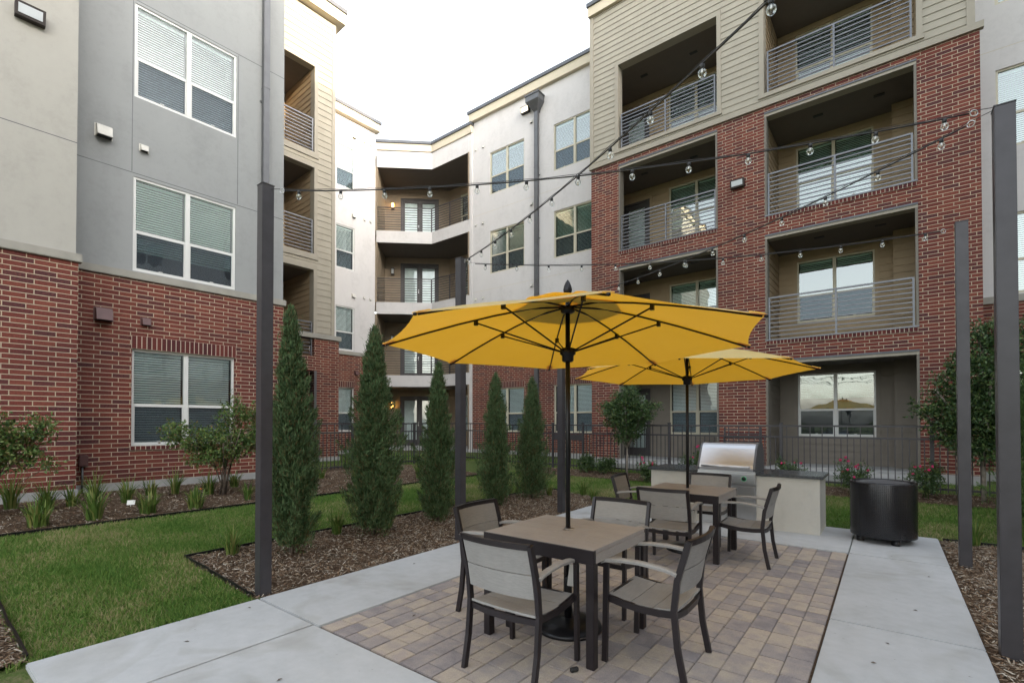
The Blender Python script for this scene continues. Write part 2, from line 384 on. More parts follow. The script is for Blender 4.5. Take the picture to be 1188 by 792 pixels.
T = Matrix.Translation

# ------------------------------------------------------------------ terrain
def gh(x, y): return max(.33 * min(max((-4.6 - x) / 5., 0), 1), .26 * min(max((y - 8.7) / 2.9, 0), 1))
def ghv(x, y): return np.maximum(.33 * np.clip((-4.6 - x) / 5., 0, 1), .26 * np.clip((y - 8.7) / 2.9, 0, 1))
def sheet(name, xs, ys, dz, mat, skirt=.05):
    mb = MB(); 
    for i in range(len(xs) - 1):
        for j in range(len(ys) - 1):
            mb.face([(xs[a], ys[b], gh(xs[a], ys[b]) + dz) for a, b in ((i, j), (i + 1, j), (i + 1, j + 1), (i, j + 1))], mat, True)
    o = mb.obj(name); return struct(o)
def rng_(a, b, st): n = max(1, round((b - a) / st)); return [a + (b - a) * i / n for i in range(n + 1)]
gx = [-400, -100, -40] + rng_(-20, 8, .5) + [20, 60, 150, 400]; gy = [-400, -100, -30] + rng_(-8, 20, .5) + [40, 100, 400]
sheet('ground', gx, gy, -.02, 'turf')
beds = {'mulch_bed': (-6.0, -4.385, 2.03, 9.02), 'planting_bed_by_wall': (-12., -8.1, -2.5, 9.4), 'planting_bed_by_fence': (-8.1, 5., 10.8, 11.75),
        'mulch_strip': (-9., -4.45, -2.5, .60), 'mulch_bed_by_path': (.50, 4.2, -1., 8.5)}
for nme, (a, b, c, d) in beds.items(): sheet(nme, rng_(a, b, .4), rng_(c, d, .4), .002, 'mulch')

# grass blades
def in_rect(x, y, r): return (x > r[0]) & (x < r[1]) & (y > r[2]) & (y < r[3])
def scatter_ok(x, y):
    ok = np.ones(len(x), bool)
    for r in beds.values(): ok &= ~in_rect(x, y, r)
    ok &= ~in_rect(x, y, (-4.385, .52, -9, 8.63)); ok &= ~in_rect(x, y, (-3.2, -.65, 7.8, 8.7))
    return ok
CX, CY = 0., 0.
def grass():
    xs, ys = [], []
    for (a, b, c, d, dens) in ((-8.12, -4.3, .5, 3.2, 9000), (-8.12, -4.3, 3.2, 6, 5500), (-8.12, -4.3, 6, 10.8, 4200), (-4.3, 4.5, 8.4, 10.85, 4200), (-11.3, 5, 11.7, 14.2, 1100), (-16, -11, 6, 13, 500)):
        n = int((b - a) * (d - c) * dens); xs.append(rng.uniform(a, b, n)); ys.append(rng.uniform(c, d, n))
    x = np.concatenate(xs); y = np.concatenate(ys)
    # ragged edge
    k = scatter_ok(x + rng.normal(0, .012, len(x)), y + rng.normal(0, .012, len(x))); x, y = x[k], y[k]
    n = len(x); C = np.stack([x, y, ghv(x, y) - .02], 1); D = unit(np.stack([rng.normal(0, .45, n), rng.normal(0, .45, n), np.ones(n)], 1))
    patch = .75 + .5 * np.sin(x * 2.1 + 1.3 * np.sin(y * 1.7)) * np.sin(y * 2.3 + x)
    L = rng.uniform(.030, .058, n) * (1 + .18 * patch); W = rng.uniform(.004, .0075, n)
    V, F = blades(C, D, L, W, .5); o = link('lawn_grass', npmesh('lawn_grass', V, F, 'grass_blade')); o['kind'] = 'stuff'; o['label'] = 'short green lawn grass with yellowed patches'; o['category'] = 'grass'
grass()
def chips():
    xs, ys = [], []
    for (a, b, c, d, dens) in ((-6.0, -4.385, 2.03, 9.0, 3600), (-10.9, -8.1, -1., 9.4, 1000), (-8.1, 4.5, 10.82, 11.7, 1000), (-6.2, -4.42, -.6, .60, 4200), (.53, 3.3, 2., 8.48, 3600)):
        n = int((b - a) * (d - c) * dens); xs.append(rng.uniform(a, b, n)); ys.append(rng.uniform(c, d, n))
    x = np.concatenate(xs); y = np.concatenate(ys); n = len(x); k = ~in_rect(x, y, (-4.39, .525, -9, 8.6)); x, y = x[k], y[k]; n = len(x)
    C = np.stack([x, y, ghv(x, y) + rng.uniform(.001, .022, n)], 1); a = rng.uniform(0, 2 * np.pi, n)
    D = unit(np.stack([np.cos(a), np.sin(a), rng.normal(0, .28, n)], 1)); L = rng.gamma(3., .0085, n) + .010; W = rng.uniform(.0035, .011, n)
    S = unit(np.cross(D, np.stack([rng.normal(0, .35, n), rng.normal(0, .35, n), np.ones(n)], 1))); h = L[:, None] / 2; wv = W[:, None] / 2
    j = lambda: 1 + rng.uniform(-.35, .35, (n, 1))
    V = np.stack([C - D * h * j() - S * wv * j(), C + D * h * j() - S * wv * j(), C + D * h * j() + S * wv * j(), C - D * h * j() + S * wv * j()], 1).reshape(-1, 3)
    o = link('mulch_chips', npmesh('mulch_chips', V, np.arange(n)[:, None] * 4 + np.array([[0, 1, 2, 3]]), 'chip')); o['kind'] = 'stuff'; o['label'] = 'shredded brown bark mulch covering the planting beds'; o['category'] = 'mulch'
chips()
def edging(pts, label):
    mb = MB(); P = []
    for (x0, y0), (x1, y1) in zip(pts, pts[1:]):
        for t in np.linspace(0, 1, 12, endpoint=False): P.append((x0 + (x1 - x0) * t + random.uniform(-.006, .006), y0 + (y1 - y0) * t + random.uniform(-.006, .006)))
    P.append(pts[-1]); mb.bar([(x, y, gh(x, y) + .012) for x, y in P], .012, .05, 'black_metal')
    tag(mb.obj('lawn_edging'), label, 'edging', 'black lawn edging strips')
edging([(-4.47, 2.05), (-6.0, 2.03), (-6.0, 9.02), (-5.4, 9.05)], 'black edging strip between the lawn and the bed of columnar junipers')
edging([(-8.1, -1), (-8.1, 9.4)], 'black edging strip along the lawn in front of the brick wall bed')
edging([(-7.5, .61), (-4.47, .61)], 'black edging strip at the bottom left corner of the lawn by the concrete')
edging([(.56, 8.52), (4.2, 8.6)], 'short black edging strip between lawn and mulch behind the steel posts')

# concrete and pavers
mb = MB(); g = .005
for (a, b, c, d) in ((-4.385, -3.48, -1.5, 2.05), (-3.48, -.36, -1.5, 2.05), (-.36, .52, -1.5, 1.9), (-4.385, -3.42, 2.05, 4.75), (-4.385, -3.42, 4.75, 7.0),
                     (-4.385, -2.0, 7.0, 8.6), (-2.0, -.38, 7.0, 8.6), (-.38, .52, 1.9, 4.58), (-.38, .52, 4.58, 7.0), (-.38, .52, 7.0, 8.6)):
    if a < -4.3 and c < 0: c = .585
    mb.box(a + g, b - g, c + g, d - g, -.12, .012, 'concrete', bev=.007)
struct(mb.obj('concrete_path'))
mb = MB(); x = -3.41; ncol = 20; cw = 3.02 / ncol
mb.box(-3.42, -.38, 2.05, 7.0, -.10, -.004, 'mulch')
for i in range(ncol):
    y = 2.06 - random.uniform(0, .12); x0 = -3.41 + i * cw
    while y < 6.99:
        L = random.choice((.15, .155, .225, .225, .29)); y1 = min(y + L, 6.99); ya = max(y, 2.06)
        if y1 - ya > .04: 
            dz = random.uniform(-.0015, .0015)
            mb.box(x0 + .0018, x0 + cw - .0018, ya + .0018, y1 - .0018, -.06, .009 + dz, 'paver', bev=.004)
        y += L
struct(mb.obj('paver_patio'))

# ------------------------------------------------------------------ building
BLD = thing('apartment_building', 'four storey apartment building of red brick, stucco and tan siding wrapping around the courtyard', 'apartment building', (-7, 14.5, .3))
DX = (.048, .9988)
FB = frame((-11.023, 2.119), DX); FA = frame((-10.435, 1.964), DX); FS = frame((-14.35, 8.38), DX); FW = frame((-17.14, 10.99), DX)
FM = frame((-12.87, 15.2), (1, 0)); FR = frame((.9735, 13.8245), (.99985, -.0174)); FE = frame((1.2, 15.2), (1, 0))

def cuts(lo, hi, vals): return sorted({lo, hi} | {v for v in vals if lo < v < hi})
def wall(mb, s0, s1, z0, z1, opens, mat, y=0., depth=.22, ends=True, top=True):
    S = cuts(s0, s1, [v for o in opens for v in o[:2]]); Z = cuts(z0, z1, [v for o in opens for v in o[2:4]])
    inside = lambda a, b: any(o[0] < a < o[1] and o[2] < b < o[3] for o in opens)
    for i in range(len(S) - 1):
        for j in range(len(Z) - 1):
            if not inside((S[i] + S[i + 1]) / 2, (Z[j] + Z[j + 1]) / 2):
                mb.face([(S[i], y, Z[j]), (S[i + 1], y, Z[j]), (S[i + 1], y, Z[j + 1]), (S[i], y, Z[j + 1])], mat)
    for a, b, c, d in opens:
        a, b, c, d = max(a, s0), min(b, s1), max(c, z0), min(d, z1)
        if a >= b or c >= d: continue
        Y = y + depth
        mb.face([(a, y, c), (a, y, d), (a, Y, d), (a, Y, c)], mat); mb.face([(b, y, c), (b, Y, c), (b, Y, d), (b, y, d)], mat)
        if c > z0: mb.face([(a, y, c), (a, Y, c), (b, Y, c), (b, y, c)], mat)
        if d < z1: mb.face([(a, y, d), (b, y, d), (b, Y, d), (a, Y, d)], mat)
    if ends:
        for q in (s0, s1): mb.face([(q, y, z0), (q, y, z1), (q, y + 1.6, z1), (q, y + 1.6, z0)], mat)
    if top: mb.face([(s0, y, z1), (s1, y, z1), (s1, y + .35, z1), (s0, y + .35, z1)], mat)
def siding(mb, s0, s1, z0, z1, opens, mat, y=0., e=.18, side=None):
    n = round((z1 - z0) / e); e = (z1 - z0) / n
    for k in range(n):
        a, b = z0 + k * e, z0 + (k + 1) * e; zs = cuts(a, b, [v for o in opens for v in o[2:4]])
        for za, zb in zip(zs, zs[1:]):
            S = cuts(s0, s1, [v for o in opens for v in o[:2]]); zm = (za + zb) / 2; runs = []
            for i in range(len(S) - 1):
                sm = (S[i] + S[i + 1]) / 2
                if any(o[0] < sm < o[1] and o[2] < zm < o[3] for o in opens): continue
                if runs and abs(runs[-1][1] - S[i]) < 1e-6: runs[-1][1] = S[i + 1]
                else: runs.append([S[i], S[i + 1]])
            f = lambda z: y - .004 - .016 * (b - z) / (b - a)
            for p, q in runs:
                mb.face([(p, f(za), za), (q, f(za), za), (q, f(zb), zb), (p, f(zb), zb)], mat)
                if za == a: mb.face([(p, f(za), za), (p, y + .004, za), (q, y + .004, za), (q, f(za), za)], mat)
def part(name, F=None, label=None):
    class P:
        pass
    mb = MB(); mb._done = lambda: mb.obj(name, BLD, F if F is not None else Matrix(), label); return mb

# --- windows: one prototype per kind; copies share their meshes
def blind_mesh(w, h, z0, z1, mat='blind'):
    mb = MB(); z = z1 - .02; mid = w / 2
    for a, b in (((.06, w - .06),) if w < 1 else ((.06, mid - .06), (mid + .06, w - .06))):
        z = z1 - .015; mb.box(a, b, .13, .16, z, z1 + .02, mat)
        while z > z0: 
            mb.face([(a, .122, z - .026), (b, .122, z - .026), (b, .158, z + .010), (a, .158, z + .010)], mat); z -= .046
        mb.box(a, b, .13, .15, z + .01, z + .03, mat)
    return mb
PROTO = {}
def window_meshes(w, h, fm, kind):
    key = (w, h, fm, kind)
    if key in PROTO: return PROTO[key]
    mb = MB(); f = .042; zm = h * .42; y0, y1 = .03, .10
    mb.box(0, w, y0, y1, 0, f, fm); mb.box(0, w, y0, y1, h - f, h, fm); mb.box(0, f, y0, y1, f, h - f, fm); mb.box(w - f, w, y0, y1, f, h - f, fm)
    bays = [(f, w - f)]
    if w > 1: mb.box(w / 2 - .04, w / 2 + .04, y0 - .004, y1, f, h - f, fm); bays = [(f, w / 2 - .04), (w / 2 + .04, w - f)]
    for a, b in bays:
        mb.box(a, b, y0 + .012, y1 - .01, zm - .025, zm + .03, fm)
        t = .022; mb.box(a, b, y0 + .02, y1 - .02, f, f + t, fm); mb.box(a, a + t, y0 + .02, y1 - .02, f + t, zm - .025, fm); mb.box(b - t, b, y0 + .02, y1 - .02, f + t, zm - .025, fm)
        mb.box(b - (b - a) / 2 - .03, b - (b - a) / 2 + .03, y0 + .005, y0 + .03, f + t, f + t + .012, fm)
    # dark room behind the glass
    mb.mesh([(.02, .1, .02), (w - .02, .1, .02), (w - .02, .1, h - .02), (.02, .1, h - .02), (.02, .6, .02), (w - .02, .6, .02), (w - .02, .6, h - .02), (.02, .6, h - .02)],
            [(4, 5, 6, 7), (0, 4, 7, 3), (1, 2, 6, 5), (0, 1, 5, 4), (3, 7, 6, 2)], 'interior')
    pane = MB(); scr = MB(); gm = 'glass_high' if 'g' in kind else 'glass'
    for a, b in bays:
        pane.face([(a, .062, f), (b, .062, f), (b, .062, h - f), (a, .062, h - f)], gm)
        scr.face([(a + .02, .045, f + .02), (b - .02, .045, f + .02), (b - .02, .045, zm - .02), (a + .02, .045, zm - .02)], 'screen')
    bz = {'f': .07, 'h': h * .22, 'm': h * .62, 't': h * .86}[kind[0]]
    bl = blind_mesh(w, h, bz, h - .07)
    if 's' not in kind: scr = None
    PROTO[key] = (mb.data('window'), pane.data('pane'), bl.data('blind'), scr.data('screen') if scr else None); return PROTO[key]
def window(F, s, z, w=1.75, h=1.75, fm='window_white', kind='fs', y=0., label=None):
    a, b, c, d = window_meshes(w, h, fm, kind); M = F @ T((s, y, z))
    o = link('window', a, BLD, M, label); link('pane', b, o, M); link('blind', c, o, M)
    if d: link('screen', d, o, M)
def door(F, s, z, w=1.85, h=2.38, y=0., leaves=2, label=None):
    mb = MB(); mb.box(0, .07, 0, .1, 0, h, 'door_dark'); mb.box(w - .07, w, 0, .1, 0, h, 'door_dark'); mb.box(.07, w - .07, 0, .1, h - .07, h, 'door_dark')
    pn = MB(); lw = (w - .14) / leaves; st = .13 if leaves > 1 else .12
    for i in range(leaves):
        a = .07 + i * lw; b = a + lw
        mb.box(a + .004, a + st, .02, .07, .01, h - .08, 'door_dark'); mb.box(b - st, b - .004, .02, .07, .01, h - .08, 'door_dark')
        mb.box(a + st, b - st, .02, .07, .01, .28, 'door_dark'); mb.box(a + st, b - st, .02, .07, h - .22, h - .08, 'door_dark')
        pn.face([(a + st, .05, .28), (b - st, .05, .28), (b - st, .05, h - .22), (a + st, .05, h - .22)], 'glass')
        pn.face([(a + st, .075, .28), (b - st, .075, .28), (b - st, .075, h - .22), (a + st, .075, h - .22)], 'curtain')
    mb.box(.02, w - .02, .09, .1, 0, h - .02, 'dark_opening')
    M = F @ T((s, y, z)); o = mb.obj('door', BLD, M, label); pn.obj('pane', o, M)
    k = MB(); hx = w / 2 - .05 if leaves > 1 else w - .16
    k.box(hx - .015, hx + .015, -.005, .02, .95, 1.12, 'screw_steel'); k.tube([(hx, -.03, 1.03), (hx - .10, -.035, 1.03)], .009, 'screw_steel'); k.tube([(hx, .01, 1.03), (hx, -.03, 1.03)], .009, 'screw_steel'); k.obj('handle', o, M)
def railing(F, s0, s1, z, y=.07, mat='rail_grey', pts=None, n=10, mids=1, top=1.07):
    mb = MB(); P = pts or [(s0, y), (s1, y)]
    for (a, b), (c, d) in zip(P, P[1:]):
        v = Vector((c - a, d - b, 0)); L = v.length; ang = math.atan2(v.y, v.x); M = T((a, b, z)) @ Matrix.Rotation(ang, 4, 'Z')
        for k in range(n):
            zz = .10 + (top - .10) * k / (n - 1); t = .0125 if k < n - 1 else .019
            mb.box(.02, L - .02, -t, t, zz - t, zz + t, mat, M)
        m = mids if L > 1.5 else 0
        for k in range(m + 2): q = L * k / (m + 1); mb.box(q - .02, q + .02, -.022, .022, .0, top + .012, mat, M)
        for k in range(0, 2): mb.box(L * k - .04, L * k + .04, -.03, .03, 0, .012, mat, M)
    return mb.obj('balcony_railing', BLD, F)
def recess(F, s0, s1, z0, z1, dd, wins=(), doors=(), inner=None, matw='siding_bounce_warm', y0=.22, floor_t=.0):
    """balcony or patio recess behind an opening: side walls, back wall, ceiling and floor of one unit; inner = wider inside bounds"""
    a, b = inner or (s0, s1)
    mb = MB(); Y = dd
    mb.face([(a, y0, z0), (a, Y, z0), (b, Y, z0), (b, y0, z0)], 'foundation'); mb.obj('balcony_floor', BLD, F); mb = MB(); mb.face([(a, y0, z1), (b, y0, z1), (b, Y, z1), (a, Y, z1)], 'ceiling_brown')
    for p, q in ((a, s0), (s1, b)):
        if abs(p - q) > .01: mb.face([(p, y0, z0), (q, y0, z0), (q, y0, z1), (p, y0, z1)], matw)
    for sx in (.35, .75): 
        c = a + (b - a) * sx; mb.box(c - .11, c + .11, Y * .45, Y * .45 + .1, z1 - .012, z1, 'dark_opening')
    mb.obj('balcony_ceiling', BLD, F)
    sd = MB(); op = [(q[0], q[0] + q[2], q[1], q[1] + q[3]) for q in wins] + [(q[0], q[0] + q[2], q[1], q[1] + q[3]) for q in doors]
    siding(sd, a, b, z0, z1, op, matw, Y)
    for c in (a, b):                       # side walls
        n = round((z1 - z0) / .18); e = (z1 - z0) / n; sg = 1 if c == a else -1
        for k in range(n): za = z0 + k * e; sd.face([(c + sg * .02, y0, za), (c + sg * .02, Y, za), (c + sg * .004, Y, za + e), (c + sg * .004, y0, za + e)], matw); sd.face([(c + sg * .02, y0, za), (c + sg * .02, Y, za), (c, Y, za), (c, y0, za)], matw)
    for (p, q, r, t) in op:                # trim boards round the openings
        for bx in ((p - .09, p, r - .0, t + .09), (q, q + .09, r, t + .09), (p, q, t, t + .09)): sd.box(bx[0], bx[1], Y - .03, Y + .03, bx[2], bx[3], matw)
    sd.obj('balcony_wall', BLD, F)

# --- left wing: cream and grey stucco over brick
WZ = [(1.12, 2.91), (4.355, 6.105), (7.595, 9.345), (10.83, 12.58)]
ops = [(.71, 2.465, a, b) for a, b in WZ]
mb = MB(); wall(mb, -.6, 3.47, .47, 4.185, ops, 'brick'); mb.obj('brick_wall', BLD, FB)
mb = MB(); wall(mb, -.6, 3.47, 4.185, 14.6, ops, 'stucco_grey', .025)
for zz in (6.16, 9.4, 12.64): mb.box(-.5, 3.47, .0235, .03, zz, zz + .013, 'coping_metal')
for s in (.68, 2.49): mb.box(s, s + .012, .0235, .03, 6.19, 9.38, 'coping_metal')
mb.obj('stucco_wall', BLD, FB, 'blue grey stucco wall above the brick ground floor')
mb = MB(); wall(mb, -6., 0, .47, 4.15, [], 'brick'); mb.obj('brick_wall', BLD, FA)
mb = MB(); wall(mb, -6., -.03, 4.15, 14.6, [], 'stucco_cream', .03)
for zz in (6.11, 9.4): mb.box(-6, -.03, .0285, .034, zz, zz + .013, 'coping_metal')
mb.obj('stucco_wall', BLD, FA, 'pale cream stucco wall at the far left')
mb = MB(); mb.box(-.5, 3.52, -.045, .10, 4.19, 4.325, 'cornice_stone', bev=.01); mb.obj('cornice', BLD, FB)
mb = MB(); mb.box(-6, .045, -.045, .10, 4.155, 4.29, 'cornice_stone', bev=.01); mb.obj('cornice', BLD, FA)
mb = MB(); mb.box(-.5, 3.47, -.012, .1, -.3, .468, 'foundation'); mb.obj('foundation', BLD, FB)
mb = MB(); mb.box(-6, .02, -.012, .1, -.3, .468, 'foundation'); mb.obj('foundation', BLD, FA)
def soldier(F, s0, s1, z, h=.225, y=-.012, pitch=.0785, dep=.09):
    mb = MB(); n = round((s1 - s0) / pitch); p = (s1 - s0) / n
    mb.box(s0, s1, y + .003, y + dep, z, z + h, 'mortar')
    for i in range(n): mb.box(s0 + i * p + .0065, s0 + (i + 1) * p - .0065, y, y + dep - .01, z + .005, z + h - .004, 'brick_loose')
    return mb.obj('brick_lintel' if h > .15 else 'brick_sill', BLD, F)
soldier(FB, .70, 2.48, 2.912, .24); soldier(FB, .69, 2.49, 1.045, .075, -.03)
for i, (a, b) in enumerate(WZ):
    window(FB, .712, a, 1.75, b - a, 'window_white', ['fs', 'hsg', 'fs', 'fs'][i], .01 if i else .03)
def vent(F, s, z, k, mat):
    mb = MB(); w, h, d = .17 * k, .15 * k, .12 * k
    mb.mesh([(0, 0, 0), (w, 0, 0), (w, 0, h), (0, 0, h), (.01, -d, -.01), (w - .01, -d, -.01), (w - .01, -d * .55, h * .92), (.01, -d * .55, h * .92)],
            [(4, 5, 6, 7), (0, 4, 7, 3), (1, 2, 6, 5), (3, 7, 6, 2), (0, 1, 5, 4)], mat)
    mb.box(-.012, w + .012, -.012, .004, -.012, h + .012, mat); mb.box(.015, w - .015, -d * .8, -.01, -.014, -.008, 'dark_opening'); mb.obj('vent_hood', BLD, F @ T((s, 0, z)))
FBs = FB @ T((0, .025, 0))
vent(FBs, .16, 6.62, 1.35, 'vent_white'); vent(FBs, .80, 6.62, .75, 'vent_white'); vent(FB, .17, 3.36, 1.45, 'vent_brown'); vent(FB, .84, 3.37, .85, 'vent_brown')
def downspout(F, s, z0, z1, w=.12, y=0, head=False):
    mb = MB(); mb.box(s - w / 2, s + w / 2, y - .14, y - .03, z0, z1, 'downspout', bev=.008)
    z = z0 + 1.0
    while z < z1: mb.box(s - w / 2 - .03, s + w / 2 + .03, y - .025, y - .002, z, z + .04, 'downspout'); mb.box(s - w / 2 - .004, s + w / 2 + .004, y - .146, y - .02, z + .3, z + .312, 'downspout'); z += 2.4
    if head:
        a, b = .30, .40; zz = z1 - .02
        mb.mesh([(s - w / 2, y - .14, zz - .0), (s + w / 2, y - .14, zz), (s + w / 2, y - .01, zz), (s - w / 2, y - .01, zz), (s - a, y - .40, zz + .3), (s + a, y - .40, zz + .3), (s + a, y - .003, zz + .3), (s - a, y - .003, zz + .3)],
                [(0, 1, 5, 4), (1, 2, 6, 5), (2, 3, 7, 6), (3, 0, 4, 7), (0, 3, 2, 1)], 'downspout')
        mb.box(s - a - .0, s + a, y - .40, y - .003, zz + .3, zz + .5, 'downspout'); mb.box(s - a - .03, s + a + .03, y - .43, y - .003, zz + .5, zz + .55, 'downspout')
    mb.obj('downspout', BLD, F)
downspout(FB, 3.03, .4, 14.4, .13, .025)
mb = MB(); mb.box(-.02, .10, -.11, 0, .80, .99, 'box_brown', bev=.01); mb.tube([(.03, -.05, .80), (.03, -.05, .33)], .016, 'downspout'); mb.obj('utility_box', BLD, FB)

def roofline(F, s0, s1, z, proud=.1, fh=.32, back=.5, e0=0., e1=0.):
    mb = MB(); mb.box(s0 - e0, s1 + e1, -proud, back, z - fh - .12, z - .12, 'fascia_cream'); mb.box(s0 - e0 - .03, s1 + e1 + .03, -proud - .05, back, z - .12, z, 'coping_metal'); mb.obj('roof_edge', BLD, F)
roofline(FA, -6, 0, 15.0); roofline(FB, 0, 3.47, 15.0)

# --- left wing: tan siding stack with balconies
SO = [(.42, 3.18), (3.64, 6.37), (6.87, 9.61), (10.10, 12.84)]
ops = [(-3.1, -.04, a, b) for a, b in SO]
mb = MB(); wall(mb, -8., .80, .45, 4.2, ops[:2], 'brick', -.09, .28); mb.obj('brick_wall', BLD, FS)
mb = MB(); siding(mb, -8., .62, 4.2, 14.6, ops, 'siding', 0, .2); mb.face([(.66, 0, 4.2), (.66, 0, 14.6), (.66, 2.5, 14.6), (.66, 2.5, 4.2)], 'siding'); mb.obj('siding_wall', BLD, FS)
mb = MB(); mb.box(.56, .68, -.03, .1, 4.36, 14.58, 'trim_tan')
for a, b in SO[1:]:
    lo = a if a > 4.3 else 4.36
    mb.box(-.04, .07, -.035, .22, lo, b + .14, 'trim_tan'); mb.box(-3.1, -.04, -.035, .22, b, b + .14, 'trim_tan')
    if a > 4.3: mb.box(-3.1, .10, -.05, .22, a - .18, a, 'trim_tan')
mb.obj('trim', BLD, FS)
mb = MB(); mb.box(-8, .86, -.15, .02, 4.2, 4.35, 'cornice_stone', bev=.01); mb.obj('cornice', BLD, FS); mb = MB(); mb.box(-.04, .04, -.10, .18, .45, 3.18, 'downspout'); mb.obj('opening_frame', BLD, FS)
mb = MB(); mb.box(-8, .83, -.11, .2, -.3, .45, 'foundation'); mb.obj('foundation', BLD, FS)
for i, (a, b) in enumerate(SO):
    recess(FS, -3.1, -.04, a, b, 2.0, doors=[(-2.6, a, 1.2, 2.2)], matw='siding_bounce_warm')
    door(FS, -2.6, a, 1.2, 2.2, 1.98, 1)
    if i: railing(FS, -3.05, -.09, a, .02)
roofline(FS, -4.0, .66, 15.12, .25, .36, 1., 0, .25)

# --- left wing: white stucco return
WW = [(1.19, 2.95), (4.43, 6.18), (7.68, 9.42), (10.95, 12.70)]
ops = [(-.08, .75, a, b) for a, b in WW]
mb = MB(); wall(mb, -4, 1.74, .45, 4.3, ops, 'brick'); mb.obj('brick_wall', BLD, FW)
mb = MB(); wall(mb, -4, 1.72, 4.3, 13.9, ops, 'stucco_white', .02); mb.obj('stucco_wall', BLD, FW, 'white stucco wall between the tan siding and the corner balconies')
mb = MB(); mb.box(-4, 1.76, -.05, .1, 4.25, 4.40, 'cornice_stone', bev=.01); mb.obj('cornice', BLD, FW); mb = MB(); mb.box(-4, 1.74, -.01, .1, -.3, .45, 'foundation'); mb.obj('foundation', BLD, FW)
soldier(FW, -.1, .77, 2.955, .24)
for i, (a, b) in enumerate(WW):
    window(FW, -.08, a, .83, b - a, 'window_white', ['fs', 'fs', 'fs', 'fsg'][i], .02)
FWs = FW @ T((0, .02, 0))
for z in (6.62, 9.86, 13.1): vent(FWs, .62, z, .9, 'vent_white'); vent(FWs, 1.16, z + .03, .5, 'vent_white'); vent(FWs, 1.45, z + .03, .5, 'vent_white')
vent(FW, .75, 3.5, 1., 'vent_brown')
roofline(FW, -4, 1.72, 14.2, .2, .30, .5, 0, .1)

# --- corner with curved-in balconies
P1, P2, P3 = Vector((-18.04, 13.49)), Vector((-16.22, 15.145)), Vector((-13.98, 15.13))
cd = (P2 - P1).normalized(); cn = Vector((-cd.y, cd.x)); FC = frame(P1, cd)
Q1 = P1 + cn * 2.0; Q2 = Vector((-16.9, 17.1)); 
tq = (17.1 - Q1.y) / cd.y; Q2 = Q1 + cd * tq; Q3 = Vector((-13.98, 17.1)); Q0 = P1 + Vector((-1.2, .9))
def poly(mb, pts, z0, z1, mat, top=None, bot=None):
    n = len(pts)
    for i in range(n): a, b = pts[i], pts[(i + 1) % n]; mb.face([(a.x, a.y, z0), (b.x, b.y, z0), (b.x, b.y, z1), (a.x, a.y, z1)], mat)
    mb.face([(p.x, p.y, z1) for p in pts], top or mat); mb.face([(p.x, p.y, z0) for p in reversed(pts)], bot or mat)
outl = [P1, P2, P3, Q3, Q2, Q1]
for z0, z1 in ((3.15, 3.66), (6.40, 6.93), (9.60, 10.13), (12.98, 14.0)):
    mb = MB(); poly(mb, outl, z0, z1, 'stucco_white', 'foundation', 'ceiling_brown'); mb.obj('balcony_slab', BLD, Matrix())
mb = MB(); poly(mb, outl, .0, .44, 'foundation'); mb.obj('foundation', BLD, Matrix())
mb = MB()
for a, b in ((P1, P2), (P2, P3)):
    v = (b - a); L = v.length; F = frame(a, v)
    mb.box(-.02, L + .02, -.06, .3, 13.74, 14.06, 'fascia_cream', F); mb.box(-.04, L + .05, -.12, .3, 14.06, 14.18, 'coping_metal', F)
mb.obj('roof_edge', BLD, Matrix())
